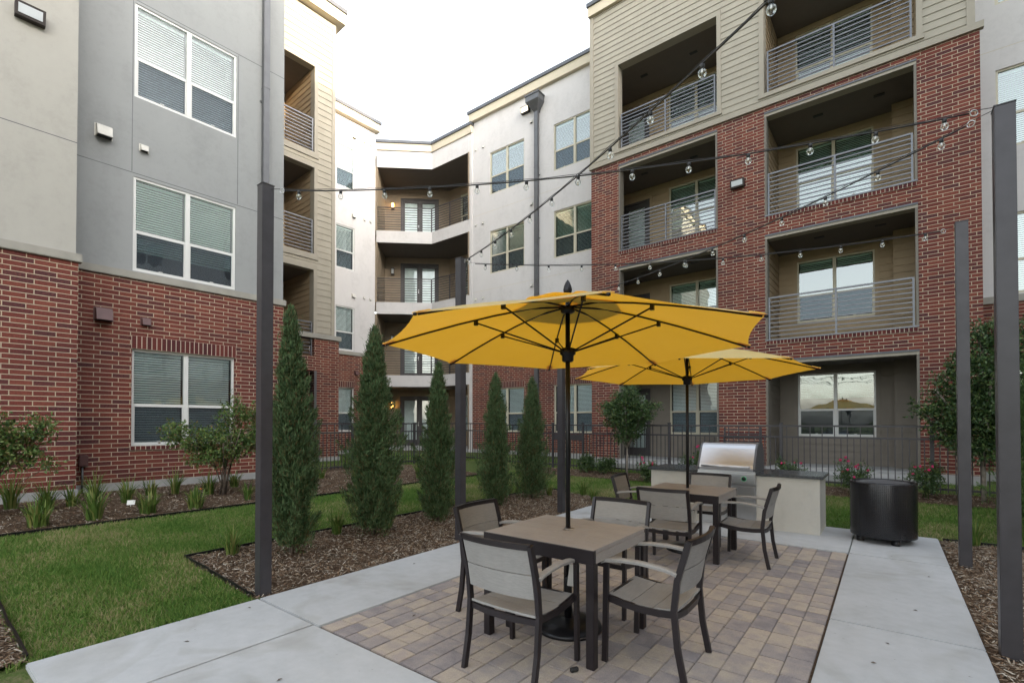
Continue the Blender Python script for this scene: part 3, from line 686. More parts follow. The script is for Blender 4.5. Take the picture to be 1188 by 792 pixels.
# pier at the right end of the corner
mb = MB(); mb.box(-1.12, -.93, -.06, 1.9, .3, 13.75, 'stucco_white'); mb.box(-1.12, -.92, -.14, .3, 13.75, 14.06, 'fascia_cream'); mb.box(-1.16, -.88, -.19, .3, 14.06, 14.18, 'coping_metal'); mb.obj('pier', BLD, FM)
for i, (zf, zc) in enumerate(((.44, 3.15), (3.66, 6.40), (6.93, 9.60), (10.13, 12.98))):
    Lb = (Q2 - Q1).length; F = frame(Q1, cd)
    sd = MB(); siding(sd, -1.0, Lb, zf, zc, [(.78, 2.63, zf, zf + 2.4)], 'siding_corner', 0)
    for bx in ((.66, .78), (2.63, 2.75)): sd.box(bx[0], bx[1], -.03, .03, zf, zf + 2.52, 'siding_corner')
    sd.box(.78, 2.63, -.03, .03, zf + 2.4, zf + 2.52, 'siding_corner')
    sd.obj('balcony_wall', BLD, F)
    F3 = frame(Q2, Q3 - Q2); sd = MB(); L3 = (Q3 - Q2).length; siding(sd, 0, L3, zf, zc, [(.75, 1.58, zf + .7, zf + 2.4)], 'siding_corner', 0); sd.box(L3, L3 + .05, -2, 0, zf, zc, 'siding_corner'); sd.obj('balcony_wall', BLD, F3)
    window(F3, .75, zf + .7, .83, 1.7, 'window_cream', 'f', .0)
    sd = MB(); F0 = frame(P1 + Vector((.02, 0)), Q1 - P1); sd.box(0, 2.1, -.02, .15, zf, zc, 'siding_corner'); sd.obj('balcony_wall', BLD, F0)
    door(F, .78, zf, 1.85, 2.4, 0., 2)
    if i: railing(FC, 0, 0, zf, pts=[(.02, .05), ((P2 - P1).length - .02, .05), ((P2 - P1).length + 2.28 * cd.x - .0, -2.15 * cd.y + .02)], mat='rail_dark', mids=1)
    lit = i in (0, 3)
    L = thing('wall_lamp', ['glowing amber wall lantern beside the ground floor corner door', 'small unlit lantern beside the second floor corner balcony door', 'unlit lantern beside the third floor corner balcony door', 'glowing amber wall lantern beside the top floor corner balcony door'][i], 'wall lamp', F @ Vector((.42, -.02, zf + 1.95)), math.atan2(cd.y, cd.x), 'corner balcony lanterns')
    mb = MB(); mb.box(-.06, .06, -.02, .0, -.12, .12, 'bronze'); mb.box(-.08, .08, -.18, -.02, .14, .17, 'bronze'); mb.box(-.07, .07, -.17, -.03, -.15, -.12, 'bronze')
    for a in (-.068, .058):
        for b in (-.17, -.04): mb.box(a, a + .01, b, b + .01, -.12, .14, 'bronze')
    mb.obj('lantern_frame', L); mb = MB(); mb.box(-.055, .055, -.155, -.045, -.12, .13, 'lamp_glow' if lit else 'lamp_lens', bev=.01); mb.obj('lantern_glass', L)

# --- rear wing: white stucco over brick
MW = [(1.18, 2.93), (4.40, 6.15), (7.62, 9.38), (10.88, 12.62)]
ops = [(s, s + 1.75, a, b) for a, b in MW for s in (0, 3.11)]
mb = MB(); wall(mb, -.93, 5.34, .45, 4.25, ops, 'brick', ends=False); mb.obj('brick_wall', BLD, FM)
mb = MB(); wall(mb, -.93, 5.34, 4.25, 14.2, ops, 'stucco_white', .02, ends=False)
for zz in (7.0, 10.2): mb.box(-.93, 5.34, .0185, .024, zz, zz + .01, 'fascia_cream')
mb.obj('stucco_wall', BLD, FM, 'white stucco wall of the rear wing with a tall downspout')
mb = MB(); mb.box(-.93, 5.34, -.04, .1, 4.22, 4.36, 'cornice_stone', bev=.01); mb.obj('cornice', BLD, FM); mb = MB(); mb.box(-.93, 5.34, -.01, .1, -.3, .45, 'foundation'); mb.obj('foundation', BLD, FM)
for i, (a, b) in enumerate(MW):
    for j, s in enumerate((0, 3.11)):
        window(FM, s, a, 1.75, b - a, 'window_cream', ['fs', 'fs', 'fsg', 'fsg'][i], .02)
        if not i: soldier(FM, s - .02, s + 1.77, b + .005, .24)
roofline(FM, -1.08, 5.4, 14.65, .12, .33)
downspout(FM, 2.40, .3, 13.35, .17, .0, True)
FMs = FM @ T((0, .02, 0))
for z in (6.66, 9.78, 12.96): vent(FMs, -.80, z, .5, 'vent_white'); vent(FMs, -.40, z, .5, 'vent_white'); vent(FMs, 2.05, z + .1, .7, 'vent_white')

# --- rear wing: projecting brick and siding bay
RO = [(.42, 3.11), (3.64, 6.33), (6.84, 9.50), (10.02, 12.66)]
ra = [(-3.44, -.41, a, b) for a, b in RO]; rb = [(-7.54, -4.60, a, b) for a, b in RO]
mb = MB(); wall(mb, -8.50, .60, .45, 9.70, ra[:3] + rb[:3], 'brick', 0, .26); mb.obj('brick_wall', BLD, FR)
mb = MB(); siding(mb, -8.50, .50, 9.70, 14.75, ra[3:] + rb[3:], 'siding_bay', 0, .175)
for q in (-8.5, .5): mb.face([(q, 0, 9.7), (q, 0, 14.75), (q, 1.6, 14.75), (q, 1.6, 9.7)], 'siding_bay')
mb.obj('siding_wall', BLD, FR)
mb = MB(); mb.box(-8.56, .66, -.06, .05, 9.68, 9.82, 'trim_tan'); mb.box(-8.53, -8.40, -.035, .06, 9.82, 14.75, 'trim_tan'); mb.box(.40, .53, -.035, .06, 9.82, 14.75, 'trim_tan')
for (s0, s1) in ((-3.44, -.41), (-7.54, -4.60)):
    for i, (a, b) in enumerate(RO):
        if i == 3:
            mb.box(s0 - .11, s0, -.035, .26, a, b + .12, 'trim_tan'); mb.box(s1, s1 + .11, -.035, .26, a, b + .12, 'trim_tan'); mb.box(s0, s1, -.035, .26, b, b + .12, 'trim_tan'); mb.box(s0 - .13, s1 + .13, -.055, .26, a - .10, a, 'trim_tan')
        else:
            mb.box(s0 + .003, s0 + .05, -.012, .25, a, b - .07, 'trim_dark'); mb.box(s1 - .05, s1 - .003, -.012, .25, a, b - .07, 'trim_dark'); mb.box(s0 + .003, s1 - .003, .0, .25, b - .07, b - .003, 'trim_tan'); mb.box(s0, s1, -.018, .1, b - .003, b + .04, 'coping_metal')
mb.obj('trim', BLD, FR)
mb = MB(); mb.box(-8.52, .62, -.012, .3, -.3, .45, 'foundation'); mb.obj('foundation', BLD, FR)
for i, (a, b) in enumerate(RO):
    kr = ['msg', 'tsg', 'fg', 'f'][i]; wa = [1.175, 4.34, 7.56, 10.78][i]
    recess(FR, -3.44, -.41, a, b, 1.9, wins=[(-3.0, wa, 1.76, 1.72)], inner=(-3.46, -.3), y0=.26, matw='siding_bounce_warm' if i else 'siding_ground')
    window(FR, -3.0, wa, 1.76, 1.72, 'window_white' if i == 0 else 'window_cream', kr, 1.88)
    sm_ = 'siding_bounce_warm' if i else 'siding_ground'; mb = MB(); mb.box(-.86, -.3, 1.55, 1.9, a, b, sm_)
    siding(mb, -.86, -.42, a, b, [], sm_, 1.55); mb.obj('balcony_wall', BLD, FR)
    mb = MB(); mb.box(0, .9, -.03, .02, 0, 2.25, 'door_dark'); mb.box(.12, .78, -.036, -.03, .3, 2.1, 'dark_opening'); mb.tube([(.8, -.06, 1.0), (.72, -.06, 1.0)], .01, 'screw_steel')
    mb.obj('door', BLD, FR @ T((-.335, .58, a)) @ Matrix.Rotation(R(90), 4, 'Z') @ Matrix.Diagonal((1, 1, 1, 1)))
    recess(FR, -7.54, -4.60, a, b, 1.9, wins=[(-6.66, wa, 1.76, 1.72)], doors=[(-8.3, a, .98, 2.28)], inner=(-8.45, -4.55), y0=.26, matw='siding_bounce_warm' if i else 'siding_ground')
    window(FR, -6.66, wa, 1.76, 1.72, 'window_cream', ['fs', 'fsg', 'hg', 'f'][i], 1.88); door(FR, -8.3, a, .98, 2.28, 1.88, 1)
    if i:
        railing(FR, -3.36, -.50, a + .03, .06); railing(FR, -7.46, -4.68, a + .03, .06)
        if i < 3:
            for s0, s1 in ((-3.44, -.41), (-7.54, -4.60)):
                soldier(FR, s0 + .02, s1 - .02, a - .10, .095, -.02)
                mb = MB(); mb.box(s0, s1, -.03, .26, a - .004, a + .03, 'rail_grey'); mb.obj('balcony_sill', BLD, FR)
    else:
        mb = MB(); mb.box(-3.6, -.3, -1.1, .25, .22, .40, 'foundation'); mb.box(-8.3, -4.5, -1.1, .25, .22, .40, 'foundation'); mb.obj('patio_slab', BLD, FR)
roofline(FR, -8.5, .5, 15.05, .12, .3, .6, .05, .05)

# --- far right white stucco over brick
ops = [(.78, 2.53, a, b) for a, b in ((1.18, 2.93), (4.39, 6.18), (7.65, 9.44), (10.92, 12.67))] + [(4.5, 6.25, a, b) for a, b in ((4.39, 6.18), (7.65, 9.44), (10.92, 12.67))]
mb = MB(); wall(mb, .42, 11., .45, 4.22, ops, 'brick', 0.001, ends=False); mb.obj('brick_wall', BLD, FE)
mb = MB(); wall(mb, .42, 11., 4.22, 14.2, ops, 'stucco_white', .02, ends=False); mb.box(.42, 11, .0185, .024, 9.9, 9.912, 'fascia_cream'); mb.obj('stucco_wall', BLD, FE, 'white stucco wall at the right edge')
mb = MB(); mb.box(.42, 11, -.04, .1, 4.20, 4.36, 'cornice_stone', bev=.01); mb.obj('cornice', BLD, FE); mb = MB(); mb.box(.42, 11, -.01, .1, -.3, .45, 'foundation'); mb.obj('foundation', BLD, FE)
for i, (a, b, c, d) in enumerate(ops): window(FE, a, c, 1.75, d - c, 'window_cream', 'fg', .02)
roofline(FE, -1, 11, 14.65, .12, .33)
# flat roofs behind the parapets and the opposite wing that shades the courtyard
mb = MB(); mb.face([(-24, -6, 14.1), (-11.1, -6, 14.1), (-11.1, 5.6, 14.1), (-14.6, 6., 14.1), (-14.6, 9.1, 14.1), (-24, 9.1, 14.1)], 'foundation')
mb.face([(-24, 9.1, 13.6), (-17.3, 9.1, 13.6), (-18.2, 13.6, 13.6), (-16.3, 15.4, 13.6), (-13.8, 15.4, 13.6), (-13.8, 24, 13.6), (-24, 24, 13.6)], 'foundation')
mb.face([(-13.8, 15.4, 14.1), (12.2, 15.4, 14.1), (12.2, 24, 14.1), (-13.8, 24, 14.1)], 'foundation'); mb.face([(-7.4, 14.2, 14.6), (1.4, 14.0, 14.6), (1.4, 15.5, 14.6), (-7.4, 15.6, 14.6)], 'foundation')
mb.obj('flat_roof', BLD, Matrix())
FO = frame((13.2, 15.2), (0, -1)); ops = []
for s in range(2, 32, 5): ops += [(s, s + 1.75, a, b) for a, b in MW]
EH = 16.8
mb = MB(); wall(mb, 0, 34, .3, 4.25, ops, 'brick', ends=False); wall(mb, 0, 34, 4.25, EH, ops, 'stucco_white', .02, ends=False)
mb.face([(0, .1, EH), (34, .1, EH), (34, 12, EH), (0, 12, EH)], 'foundation'); mb.face([(34, 0, 0), (34, 12, 0), (34, 12, EH), (34, 0, EH)], 'stucco_cream'); mb.box(0, 7.6, .0, 6, EH, EH + 2.4, 'stucco_cream'); mb.obj('opposite_wing_wall', BLD, FO)  # raised block at the north end is unseen, added to shade the rear wing
for a, b, c, d in ops: window(FO, a, c, 1.75, d - c, 'window_white', 'fs', .02)

# wall pack lamps
def wallpack(F, s, z, label, lit=False, k=1.):
    L = thing('wall_light', label, 'wall light', F @ Vector((s, 0, z)), math.atan2(F.col[0][1], F.col[0][0]), 'floodlights on the walls')
    mb = MB(); w, h, d = .34 * k, .20 * k, .15 * k
    mb.mesh([(-w / 2, 0, -h / 2), (w / 2, 0, -h / 2), (w / 2, 0, h / 2), (-w / 2, 0, h / 2), (-w / 2, -d * .7, -h / 2), (w / 2, -d * .7, -h / 2), (w / 2, -d, h / 2), (-w / 2, -d, h / 2)],
            [(0, 1, 5, 4), (1, 2, 6, 5), (2, 3, 7, 6), (3, 0, 4, 7), (4, 5, 6, 7)], 'bronze'); mb.obj('housing', L)
    t = .035; y = lambda z: -d * .7 - d * .3 * (z + h / 2) / h - .006
    mb = MB(); mb.face([(-w / 2 + t, y(-h / 2 + t), -h / 2 + t), (w / 2 - t, y(-h / 2 + t), -h / 2 + t), (w / 2 - t, y(h / 2 - t), h / 2 - t), (-w / 2 + t, y(h / 2 - t), h / 2 - t)], 'porch_glow' if lit else 'lamp_lens'); mb.obj('lens', L)
wallpack(FA @ T((0, .03, 0)), -.60, 7.84, 'bronze floodlight with grey lens high on the cream stucco wall')
wallpack(FR, -4.08, 7.87, 'bronze floodlight on the brick pier between the balcony stacks')
wallpack(FM @ T((0, .02, 0)), 1.86, 13.62, 'small lit floodlight beside the downspout head near the roof', True, 1.1)

# ------------------------------------------------------------------ fence
def fence():
    L = thing('metal_fence', 'dark metal picket fence running in front of the building with rail and gates', 'fence', (-4, 11.6, .26))
    runs = [((-11.35, 5.6), (-11.3, 12.0)), ((-11.3, 12.0), (-7.64, 11.85)), ((-6.63, 11.8), (.63, 11.6)), ((.63, 11.6), (5.5, 11.55))]
    posts = []
    def panel(a, b, gate=False):
        mb = MB(); v = Vector(b) - Vector(a); n = max(1, round(v.length / .105)); F = frame(a, v); g = min(gh(*a), gh(*b)) ; Lh = v.length
        z = .26 if a[0] > -11 else .30
        for zz in (z + 1.22, z + .99, z + .10): mb.box(0, Lh, -.016, .016, zz - .018, zz + .018, 'fence_black', F)
        for i in range(1, n): s = Lh * i / n; top = z + (1.22 if i % 2 else .99); mb.box(s - .008, s + .008, -.008, .008, z + .04, top, 'fence_black', F)
        if gate: 
            mb.box(.03, Lh - .03, -.012, .012, z + .80, z + .96, 'fence_black', F)
        mb.obj('gate' if gate else 'fence_panel', L, Matrix())
    def post(p):
        mb = MB(); z = .26; mb.box(p[0] - .03, p[0] + .03, p[1] - .03, p[1] + .03, z - .1, z + 1.27, 'fence_black', bev=.004); mb.box(p[0] - .036, p[0] + .036, p[1] - .036, p[1] + .036, z + 1.27, z + 1.29, 'fence_black'); mb.obj('fence_post', L, Matrix())
    for a, b in runs:
        v = Vector(b) - Vector(a); k = max(1, round(v.length / 2.42)); pts = [Vector(a) + v * i / k for i in range(k + 1)]
        for p, q in zip(pts, pts[1:]): panel(tuple(p), tuple(q))
        for p in pts:
            if all((Vector(q) - p).length > .1 for q in posts): posts.append(tuple(p)); post(p)
    panel((-7.64, 11.85), (-6.63, 11.8), True)
    # second gate panel in front of the brick pier
    mb = MB(); F = frame((-2.95, 11.69), (1, -.03)); 
    for k in range(5): mb.box(0, .78, .02, .04, 1.02 + k * .09, 1.05 + k * .09, 'fence_black', F)
    mb.box(0, .03, .02, .05, .9, 1.45, 'fence_black', F); mb.box(.75, .78, .02, .05, .9, 1.45, 'fence_black', F); mb.obj('latch_panel', L, Matrix())
fence()

# ------------------------------------------------------------------ plants
def juniper(name, label, x, y, h, r, mat='juniper', group='columnar junipers in the mulch bed', seed=1, n=15000, cat='tree', lean=(0, 0)):
    rg = np.random.default_rng(seed); z0 = gh(x, y); t = thing(name, label, cat, (x, y, z0), 0, group)
    mb = MB(); mb.tube([(0, 0, -.05), (.01, 0, h * .3), (0, .01, h * .8)], .028, 'bark', scales=[1, .6, .15]); mb.obj('trunk', t)
    # main upright limbs, foliage sprays cluster round them
    nb = 330; ph = rg.uniform(0, 2 * np.pi, nb); zt = rg.uniform(.05, 1.0, nb) ** .85
    def prof(u): return np.clip(np.interp(u, [0, .06, .2, .45, .7, .85, .95, 1.0], [.50, .80, 1.0, .93, .64, .32, .13, .03]), 0, 1)
    lump = 1 + .14 * np.sin(ph * 2 + zt * 9 + seed) + .10 * np.sin(zt * 23 + ph * 3)
    rr = prof(zt) * r * rg.uniform(.66, 1.14, nb) * lump * np.where(rg.uniform(0, 1, nb) < .12, 1.22, 1)
    tips = np.stack([rr * np.cos(ph) + lean[0] * zt, rr * np.sin(ph) + lean[1] * zt, np.minimum(zt * h + rg.uniform(-.03, .06, nb), h * 1.02)], 1)
    ln = rg.uniform(.16, .34, nb); base = np.stack([np.maximum(rr - ln * .62, 0) * np.cos(ph) + lean[0] * zt, np.maximum(rr - ln * .62, 0) * np.sin(ph) + lean[1] * zt, np.maximum(tips[:, 2] - ln, .02)], 1)
    ax = unit(tips - base); k = rg.integers(0, nb, n); s_ = rg.beta(1.5, 1.0, n); C = base[k] + (tips[k] - base[k]) * s_[:, None]
    wd = (.052 * (1 - s_) + .010) * (.6 + r); C += rg.normal(size=(n, 3)) * wd[:, None]; C[:, 2] = np.clip(C[:, 2], .02, None)
    D = unit(ax[k] + rg.normal(size=(n, 3)) * .34 + np.array([0, 0, .15])); L = rg.uniform(.025, .062, n); W = rg.uniform(.0045, .010, n)
    # inner mass so that the crown is not see-through
    m = n // 3; zi = rg.uniform(.04, .9, m); pi_ = rg.uniform(0, 2 * np.pi, m); ri = prof(zi) * r * .62 * np.sqrt(rg.uniform(0, 1, m)); Ci = np.stack([ri * np.cos(pi_) + lean[0] * zi, ri * np.sin(pi_) + lean[1] * zi, zi * h], 1)
    C = np.concatenate([C, Ci]); D = np.concatenate([D, unit(rg.normal(size=(m, 3)) * .5 + np.array([0, 0, .8]))]); L = np.concatenate([L, rg.uniform(.05, .09, m)]); W = np.concatenate([W, rg.uniform(.01, .018, m)])
    V, F = blades(C, D, L, W, .35)
    link('crown', npmesh('crown', V, F, mat), t)
    return t
juniper('juniper_tree', 'tallest columnar juniper at the left beside the first steel post', -5.38, 2.88, 2.80, .30, seed=1, n=42000, lean=(-.10, .03))
juniper('juniper_tree', 'second and broadest columnar juniper from the left in the mulch bed', -5.42, 4.02, 2.74, .36, seed=2, n=42000, lean=(.02, .0))
juniper('juniper_tree', 'third columnar juniper just left of the middle steel post', -5.42, 5.20, 2.38, .29, seed=3, n=32000)
juniper('juniper_tree', 'fourth columnar juniper just right of the middle steel post', -5.60, 6.80, 2.36, .32, seed=4, n=26000)
juniper('juniper_tree', 'shortest columnar juniper, fifth from the left under the front umbrella', -5.55, 7.85, 2.36, .34, seed=5, n=26000)
juniper('arborvitae_shrub', 'wide green arborvitae cut by the right edge of the photo', 1.63, 9.0, 2.72, .52, 'arborvitae', None, 6, 30000, 'shrub')

def leafy(name, label, cat, x, y, stems, blobs_, nl, lsize=.045, mat='leaf', group=None, seed=1, barkm='bark', sr=.014, dens_bias=.75, flowers=0, trunk_h=None, hk=1.):
    """stems: list of polylines (local); blobs: (cx,cy,cz,rx,rz) clumps; leaves grow in twigs spread over the clumps"""
    rg = np.random.default_rng(seed); t = thing(name, label, cat, (x, y, gh(x, y)), 0, group); blobs = [(a, b, c * hk, d * (1 + (hk - 1) * .5), e * hk) for a, b, c, d, e in blobs_]
    mb = MB()
    for st in stems: mb.tube(st, sr, barkm, 6, scales=[1 - .6 * i / (len(st) - 1) for i in range(len(st))])
    B = np.array(blobs); 
    nt = nl // 9; vol = B[:, 3] ** 2 * B[:, 4]; k = rg.choice(len(B), nt, p=vol / vol.sum()); d = unit(rg.normal(size=(nt, 3))); rad = rg.uniform(.25, 1.08, nt) ** .6
    tc = B[k, :3] + d * rad[:, None] * np.stack([B[k, 3], B[k, 3], B[k, 4]], 1)
    for q in range(0, nt, max(1, nt // 60)): c = B[k[q], :3]; mb.tube([tuple(c * .6 + np.array([0, 0, c[2] * .1])), tuple((c + tc[q]) / 2), tuple(tc[q])], sr * .3, barkm, 4)
    mb.obj('trunk' if trunk_h else 'stem', t)
    td = unit(d + np.array([0, 0, .25]) + rg.normal(size=(nt, 3)) * .4)
    kk = np.repeat(np.arange(nt), 9); n = len(kk); C = tc[kk] + td[kk] * rg.uniform(-.09, .09, n)[:, None] + rg.normal(size=(n, 3)) * .016
    D = unit(td[kk] * .5 + rg.normal(size=(n, 3)) * .7 + np.array([0, 0, .1])); L = rg.uniform(.6, 1.25, n) * lsize
    V, F = diamonds(C, D, L, L * .5); link('crown' if trunk_h else 'foliage', npmesh('foliage', V, F, mat), t)
    if flowers:
        for i in range(flowers):
            c = B[rg.integers(len(B))]; dd = unit(rg.normal(size=(1, 3)))[0]; dd[2] = abs(dd[2]) + .3; dd /= np.linalg.norm(dd); p = c[:3] + dd * np.array([c[3], c[3], c[4]]) * 1.1
            fb = MB()
            for q in range(14):
                a = unit(rg.normal(size=(1, 3)))[0]; b = unit(np.cross(a, rg.normal(size=3))[None])[0]; o = p + a * .013; e = np.cross(a, b)
                fb.face([o - b * .017, o + e * .014 + a * .01, o + b * .017, o - e * .014 + a * .004], 'flower_pink')
            fb.obj('flower', t)
    return t
# loose shrub by the left wing window and the one at the left edge
def stemset(n, h, spread, seed):
    rd = random.Random(seed); out = []
    for i in range(n):
        a = rd.uniform(0, 6.28); r = rd.uniform(.4, 1) * spread; out.append([(rd.uniform(-.06, .06), rd.uniform(-.06, .06), -.03), (math.cos(a) * r * .3, math.sin(a) * r * .3, h * .45), (math.cos(a) * r, math.sin(a) * r, h * rd.uniform(.7, 1))])
    return out
leafy('shrub', 'loose multi stemmed shrub in front of the brick wall window', 'shrub', -9.12, 3.66, stemset(9, 1.2, .5, 3),
      [(0, 0, .75, .42, .22), (.1, .5, .8, .34, .2), (-.1, -.45, .85, .34, .16), (0, -.75, .98, .22, .10), (0, .15, 1.15, .26, .22), (.05, .62, 1.15, .25, .22), (0, .2, 1.42, .12, .16), (0, .85, .75, .18, .2), (0, -.2, .55, .35, .12)], 10500, .05, 'leaf', 'loose shrubs along the brick wall', 21, hk=1.17)
leafy('shrub', 'drooping leafy shrub in front of the brick wall at the left edge', 'shrub', -9.05, .80, stemset(7, 1.1, .5, 5),
      [(0, -.1, .85, .42, .24), (.0, .35, 1.0, .28, .12), (.1, .55, 1.12, .17, .10), (0, -.1, 1.15, .3, .2), (.1, .25, .72, .3, .12), (.2, .55, .62, .15, .07), (.1, -.4, 1.3, .2, .2), (.1,.42,.88,.2,.1)], 8500, .05, 'leaf', 'loose shrubs along the brick wall', 22, hk=1.12)
leafy('young_tree', 'young leafy tree standing behind the counter by the fence', 'tree', -5.11, 11.28, [[(0, 0, -.05), (.01, 0, .5), (0, .02, 1.1), (.02, 0, 2.0)], [(0, 0, .7), (.25, .1, 1.2), (.5, .1, 1.6)], [(0, 0, .7), (-.25, -.1, 1.25), (-.5, -.1, 1.6)], [(0, 0, .9), (.1, -.3, 1.7)]],
      [(0, 0, 1.55, .5, .42), (-.35, 0, 1.6, .3, .3), (.4, .0, 1.6, .32, .25), (.1, -.1, 1.95, .34, .22), (0, 0, 1.15, .35, .2), (-.62, 0, 1.75, .16, .1), (.72, 0, 1.7, .14, .1), (.3, 0, 1.15, .2, .15), (0, 0, .95, .3, .15), (-.4, 0, 1.3, .2, .15)], 11500, .06, 'leaf_dark', None, 23, 'bark_pale', .03, trunk_h=1)
leafy('young_tree', 'bushy dark leaved tree beside the brick pier behind the steel posts', 'tree', 1.25, 11.15, [[(0, 0, -.05), (.0, 0, .5), (0, .02, 1.1), (.02, 0, 2.6)], [(0, 0, .7), (.3, .1, 1.4), (.5, .1, 2.0)], [(0, 0, .7), (-.3, -.1, 1.4), (-.6, -.1, 1.9)], [(0, 0, 1.2), (.1, -.3, 2.2)]],
      [(0, 0, 1.5, .5, .45), (-.35, 0, 1.45, .36, .3), (.35, .0, 1.6, .36, .45), (-.1, -.1, 2.1, .42, .42), (.25, 0, 2.3, .38, .35), (-.72, 0, 1.55, .25, .12), (0, 0, 2.75, .25, .28), (.3, 0, 2.75, .3, .25), (-.55, 0, 1.85, .22, .2), (-.9, 0, 1.62, .12, .08), (-.3, 0, 1.05, .3, .22), (.3, 0, 1.0, .35, .22), (0, -.2, .88, .35, .18), (-.5, 0, 1.25, .25, .18)], 23000, .06, 'leaf_dark', None, 24, 'bark_pale', .035, trunk_h=1)
rose_lab = ['pink rose bush left of the black drum', 'pink rose bush right of the black drum', 'small pink rose bush beside the left end of the counter', 'pink rose bush peeking above the counter left of the grill', 'pink rose bush peeking above the counter right of the grill']
for i, (x, y, s, nf) in enumerate(((-.50, 11.0, 1., 13), (.52, 11.2, 1., 7), (-4.35, 10.75, .8, 8), (-3.45, 11.0, 1.15, 5), (-1.55, 11.0, 1.0, 4))):
    leafy('rose_bush', rose_lab[i], 'rose bush', x, y, stemset(6, .6 * s, .2, 30 + i), [(0, 0, .28 * s, .22 * s, .2 * s), (.12, 0, .42 * s, .14 * s, .14 * s), (-.12, 0, .42 * s, .13 * s, .14 * s), (.15 * (1 if i % 2 else -1), 0, .58 * s, .07 * s, .13 * s)], 1500, .045, 'leaf_dark', 'rose bushes along the fence', 40 + i, 'stem_green', .008, flowers=nf)
for i, (x, y) in enumerate(((-6.35, 11.45), (-5.75, 11.4))):
    leafy('low_shrub', ['low green shrub by the fence, left of the pair', 'low green shrub by the fence, right of the pair'][i], 'shrub', x, y, stemset(5, .4, .2, 50 + i), [(0, 0, .22, .26, .18), (.1, 0, .35, .16, .12)], 1500, .05, 'leaf_dark', 'low shrubs by the fence', 52 + i, 'stem_green', .008)
# strap-leaved clumps
def clump_mesh(seed, h, n=70, sp=.10, w=.013):
    rg = np.random.default_rng(seed); a = rg.uniform(0, 2 * np.pi, n); r = rg.uniform(0, sp * .45, n); C = np.stack([r * np.cos(a), r * np.sin(a), np.full(n, -.01)], 1)
    V = []; F = []; 
    for i in range(n):
        L = h * rg.uniform(.55, 1.1); out = rg.uniform(.12, .75); da = a[i] + rg.normal(0, .5); d = np.array([math.cos(da), math.sin(da), 0]); s = np.array([-d[1], d[0], 0]); b = len(V)
        for k, t in enumerate((0, .35, .7, 1.)):
            p = C[i] + d * (out * L * (t ** 1.7) * .8) + np.array([0, 0, L * (t - .38 * out * t * t * t * 1.5)]); ww = w * (1, .95, .65, .1)[k] / 2; V += [p - s * ww, p + s * ww]
        for k in range(3): F.append([b + 2 * k, b + 2 * k + 1, b + 2 * k + 3, b + 2 * k + 2])
    return npmesh('leaf_clump', np.array(V), np.array(F), 'strap_leaf')
CM = [clump_mesh(s, h, n, sp) for s, h, n, sp in ((1, .36, 60, .12), (2, .30, 46, .10), (3, .42, 55, .10), (4, .26, 80, .14))]
wall_y = [.55, .85, 1.15, 1.45, 1.75, 2.05, 2.35, 2.75, 3.1, 3.5, 4.1, 4.7, 5.3, 5.9, 6.5, 7.1, 7.7]
spots = []
for i, y in enumerate(wall_y):
    spots.append((-9.55 + .25 * math.sin(i * 2.3), y, i % 3, 'strap leaved clump close to the wall footing'))
for x, y, m in ((-8.4, 1.22, 3), (-8.42, 1.78, 0), (-8.42, 2.38, 3), (-8.35, 2.95, 3), (-8.5, 3.78, 1), (-8.6, 4.6, 3), (-8.5, 5.9, 0), (-8.6, 6.9, 2), (-8.55, 7.6, 2), (-8.5, 8.4, 0)): spots.append((x, y, m, 'strap leaved clump near the lawn edge of the wall bed'))
for x, y, m in ((-5.80, 2.42, 0), (-5.78, 3.72, 0), (-5.62, 4.42, 0), (-5.80, 6.05, 2), (-5.05, 9.0, 0), (-4.62, 8.65, 0), (-5.5, 8.4, 1)): spots.append((x, y, m, 'strap leaved clump in the bed of columnar junipers'))
spots.append((.86, 8.45, 0, 'dark grassy clump by the two steel posts at the right'))
for i, (x, y, m, lb) in enumerate(spots):
    t = link('grass_clump', CM[m], None, T((x, y, gh(x, y))) @ Matrix.Rotation(i * 1.9, 4, 'Z') @ Matrix.Diagonal((*([random.uniform(1.0, 1.35) * (1.25 if x < -8 else 1.)] * 3), 1)))
    tag(t, lb, 'plant', 'strap leaved clumps near the wall' if x < -8 else 'strap leaved clumps in the juniper bed' if x < 0 else None)
mb = MB()
for k in range(5):
    a = k * 1.25; mb.face([(0, 0, 0), (.02 * math.cos(a), .02 * math.sin(a), .02), (.045 * math.cos(a + .3), .045 * math.sin(a + .3), .03), (.02 * math.cos(a + .7), .02 * math.sin(a + .7), .02)], 'flower_orange')
mb.tube([(0, 0, 0), (.02, 0, -.2)], .003, 'stem_green'); fl = mb.obj('daylily_flower', None, T((-8.42, 3.05, gh(-8.4, 3) + .26))); tag(fl, 'single orange daylily bloom among the strap leaves', 'flower')

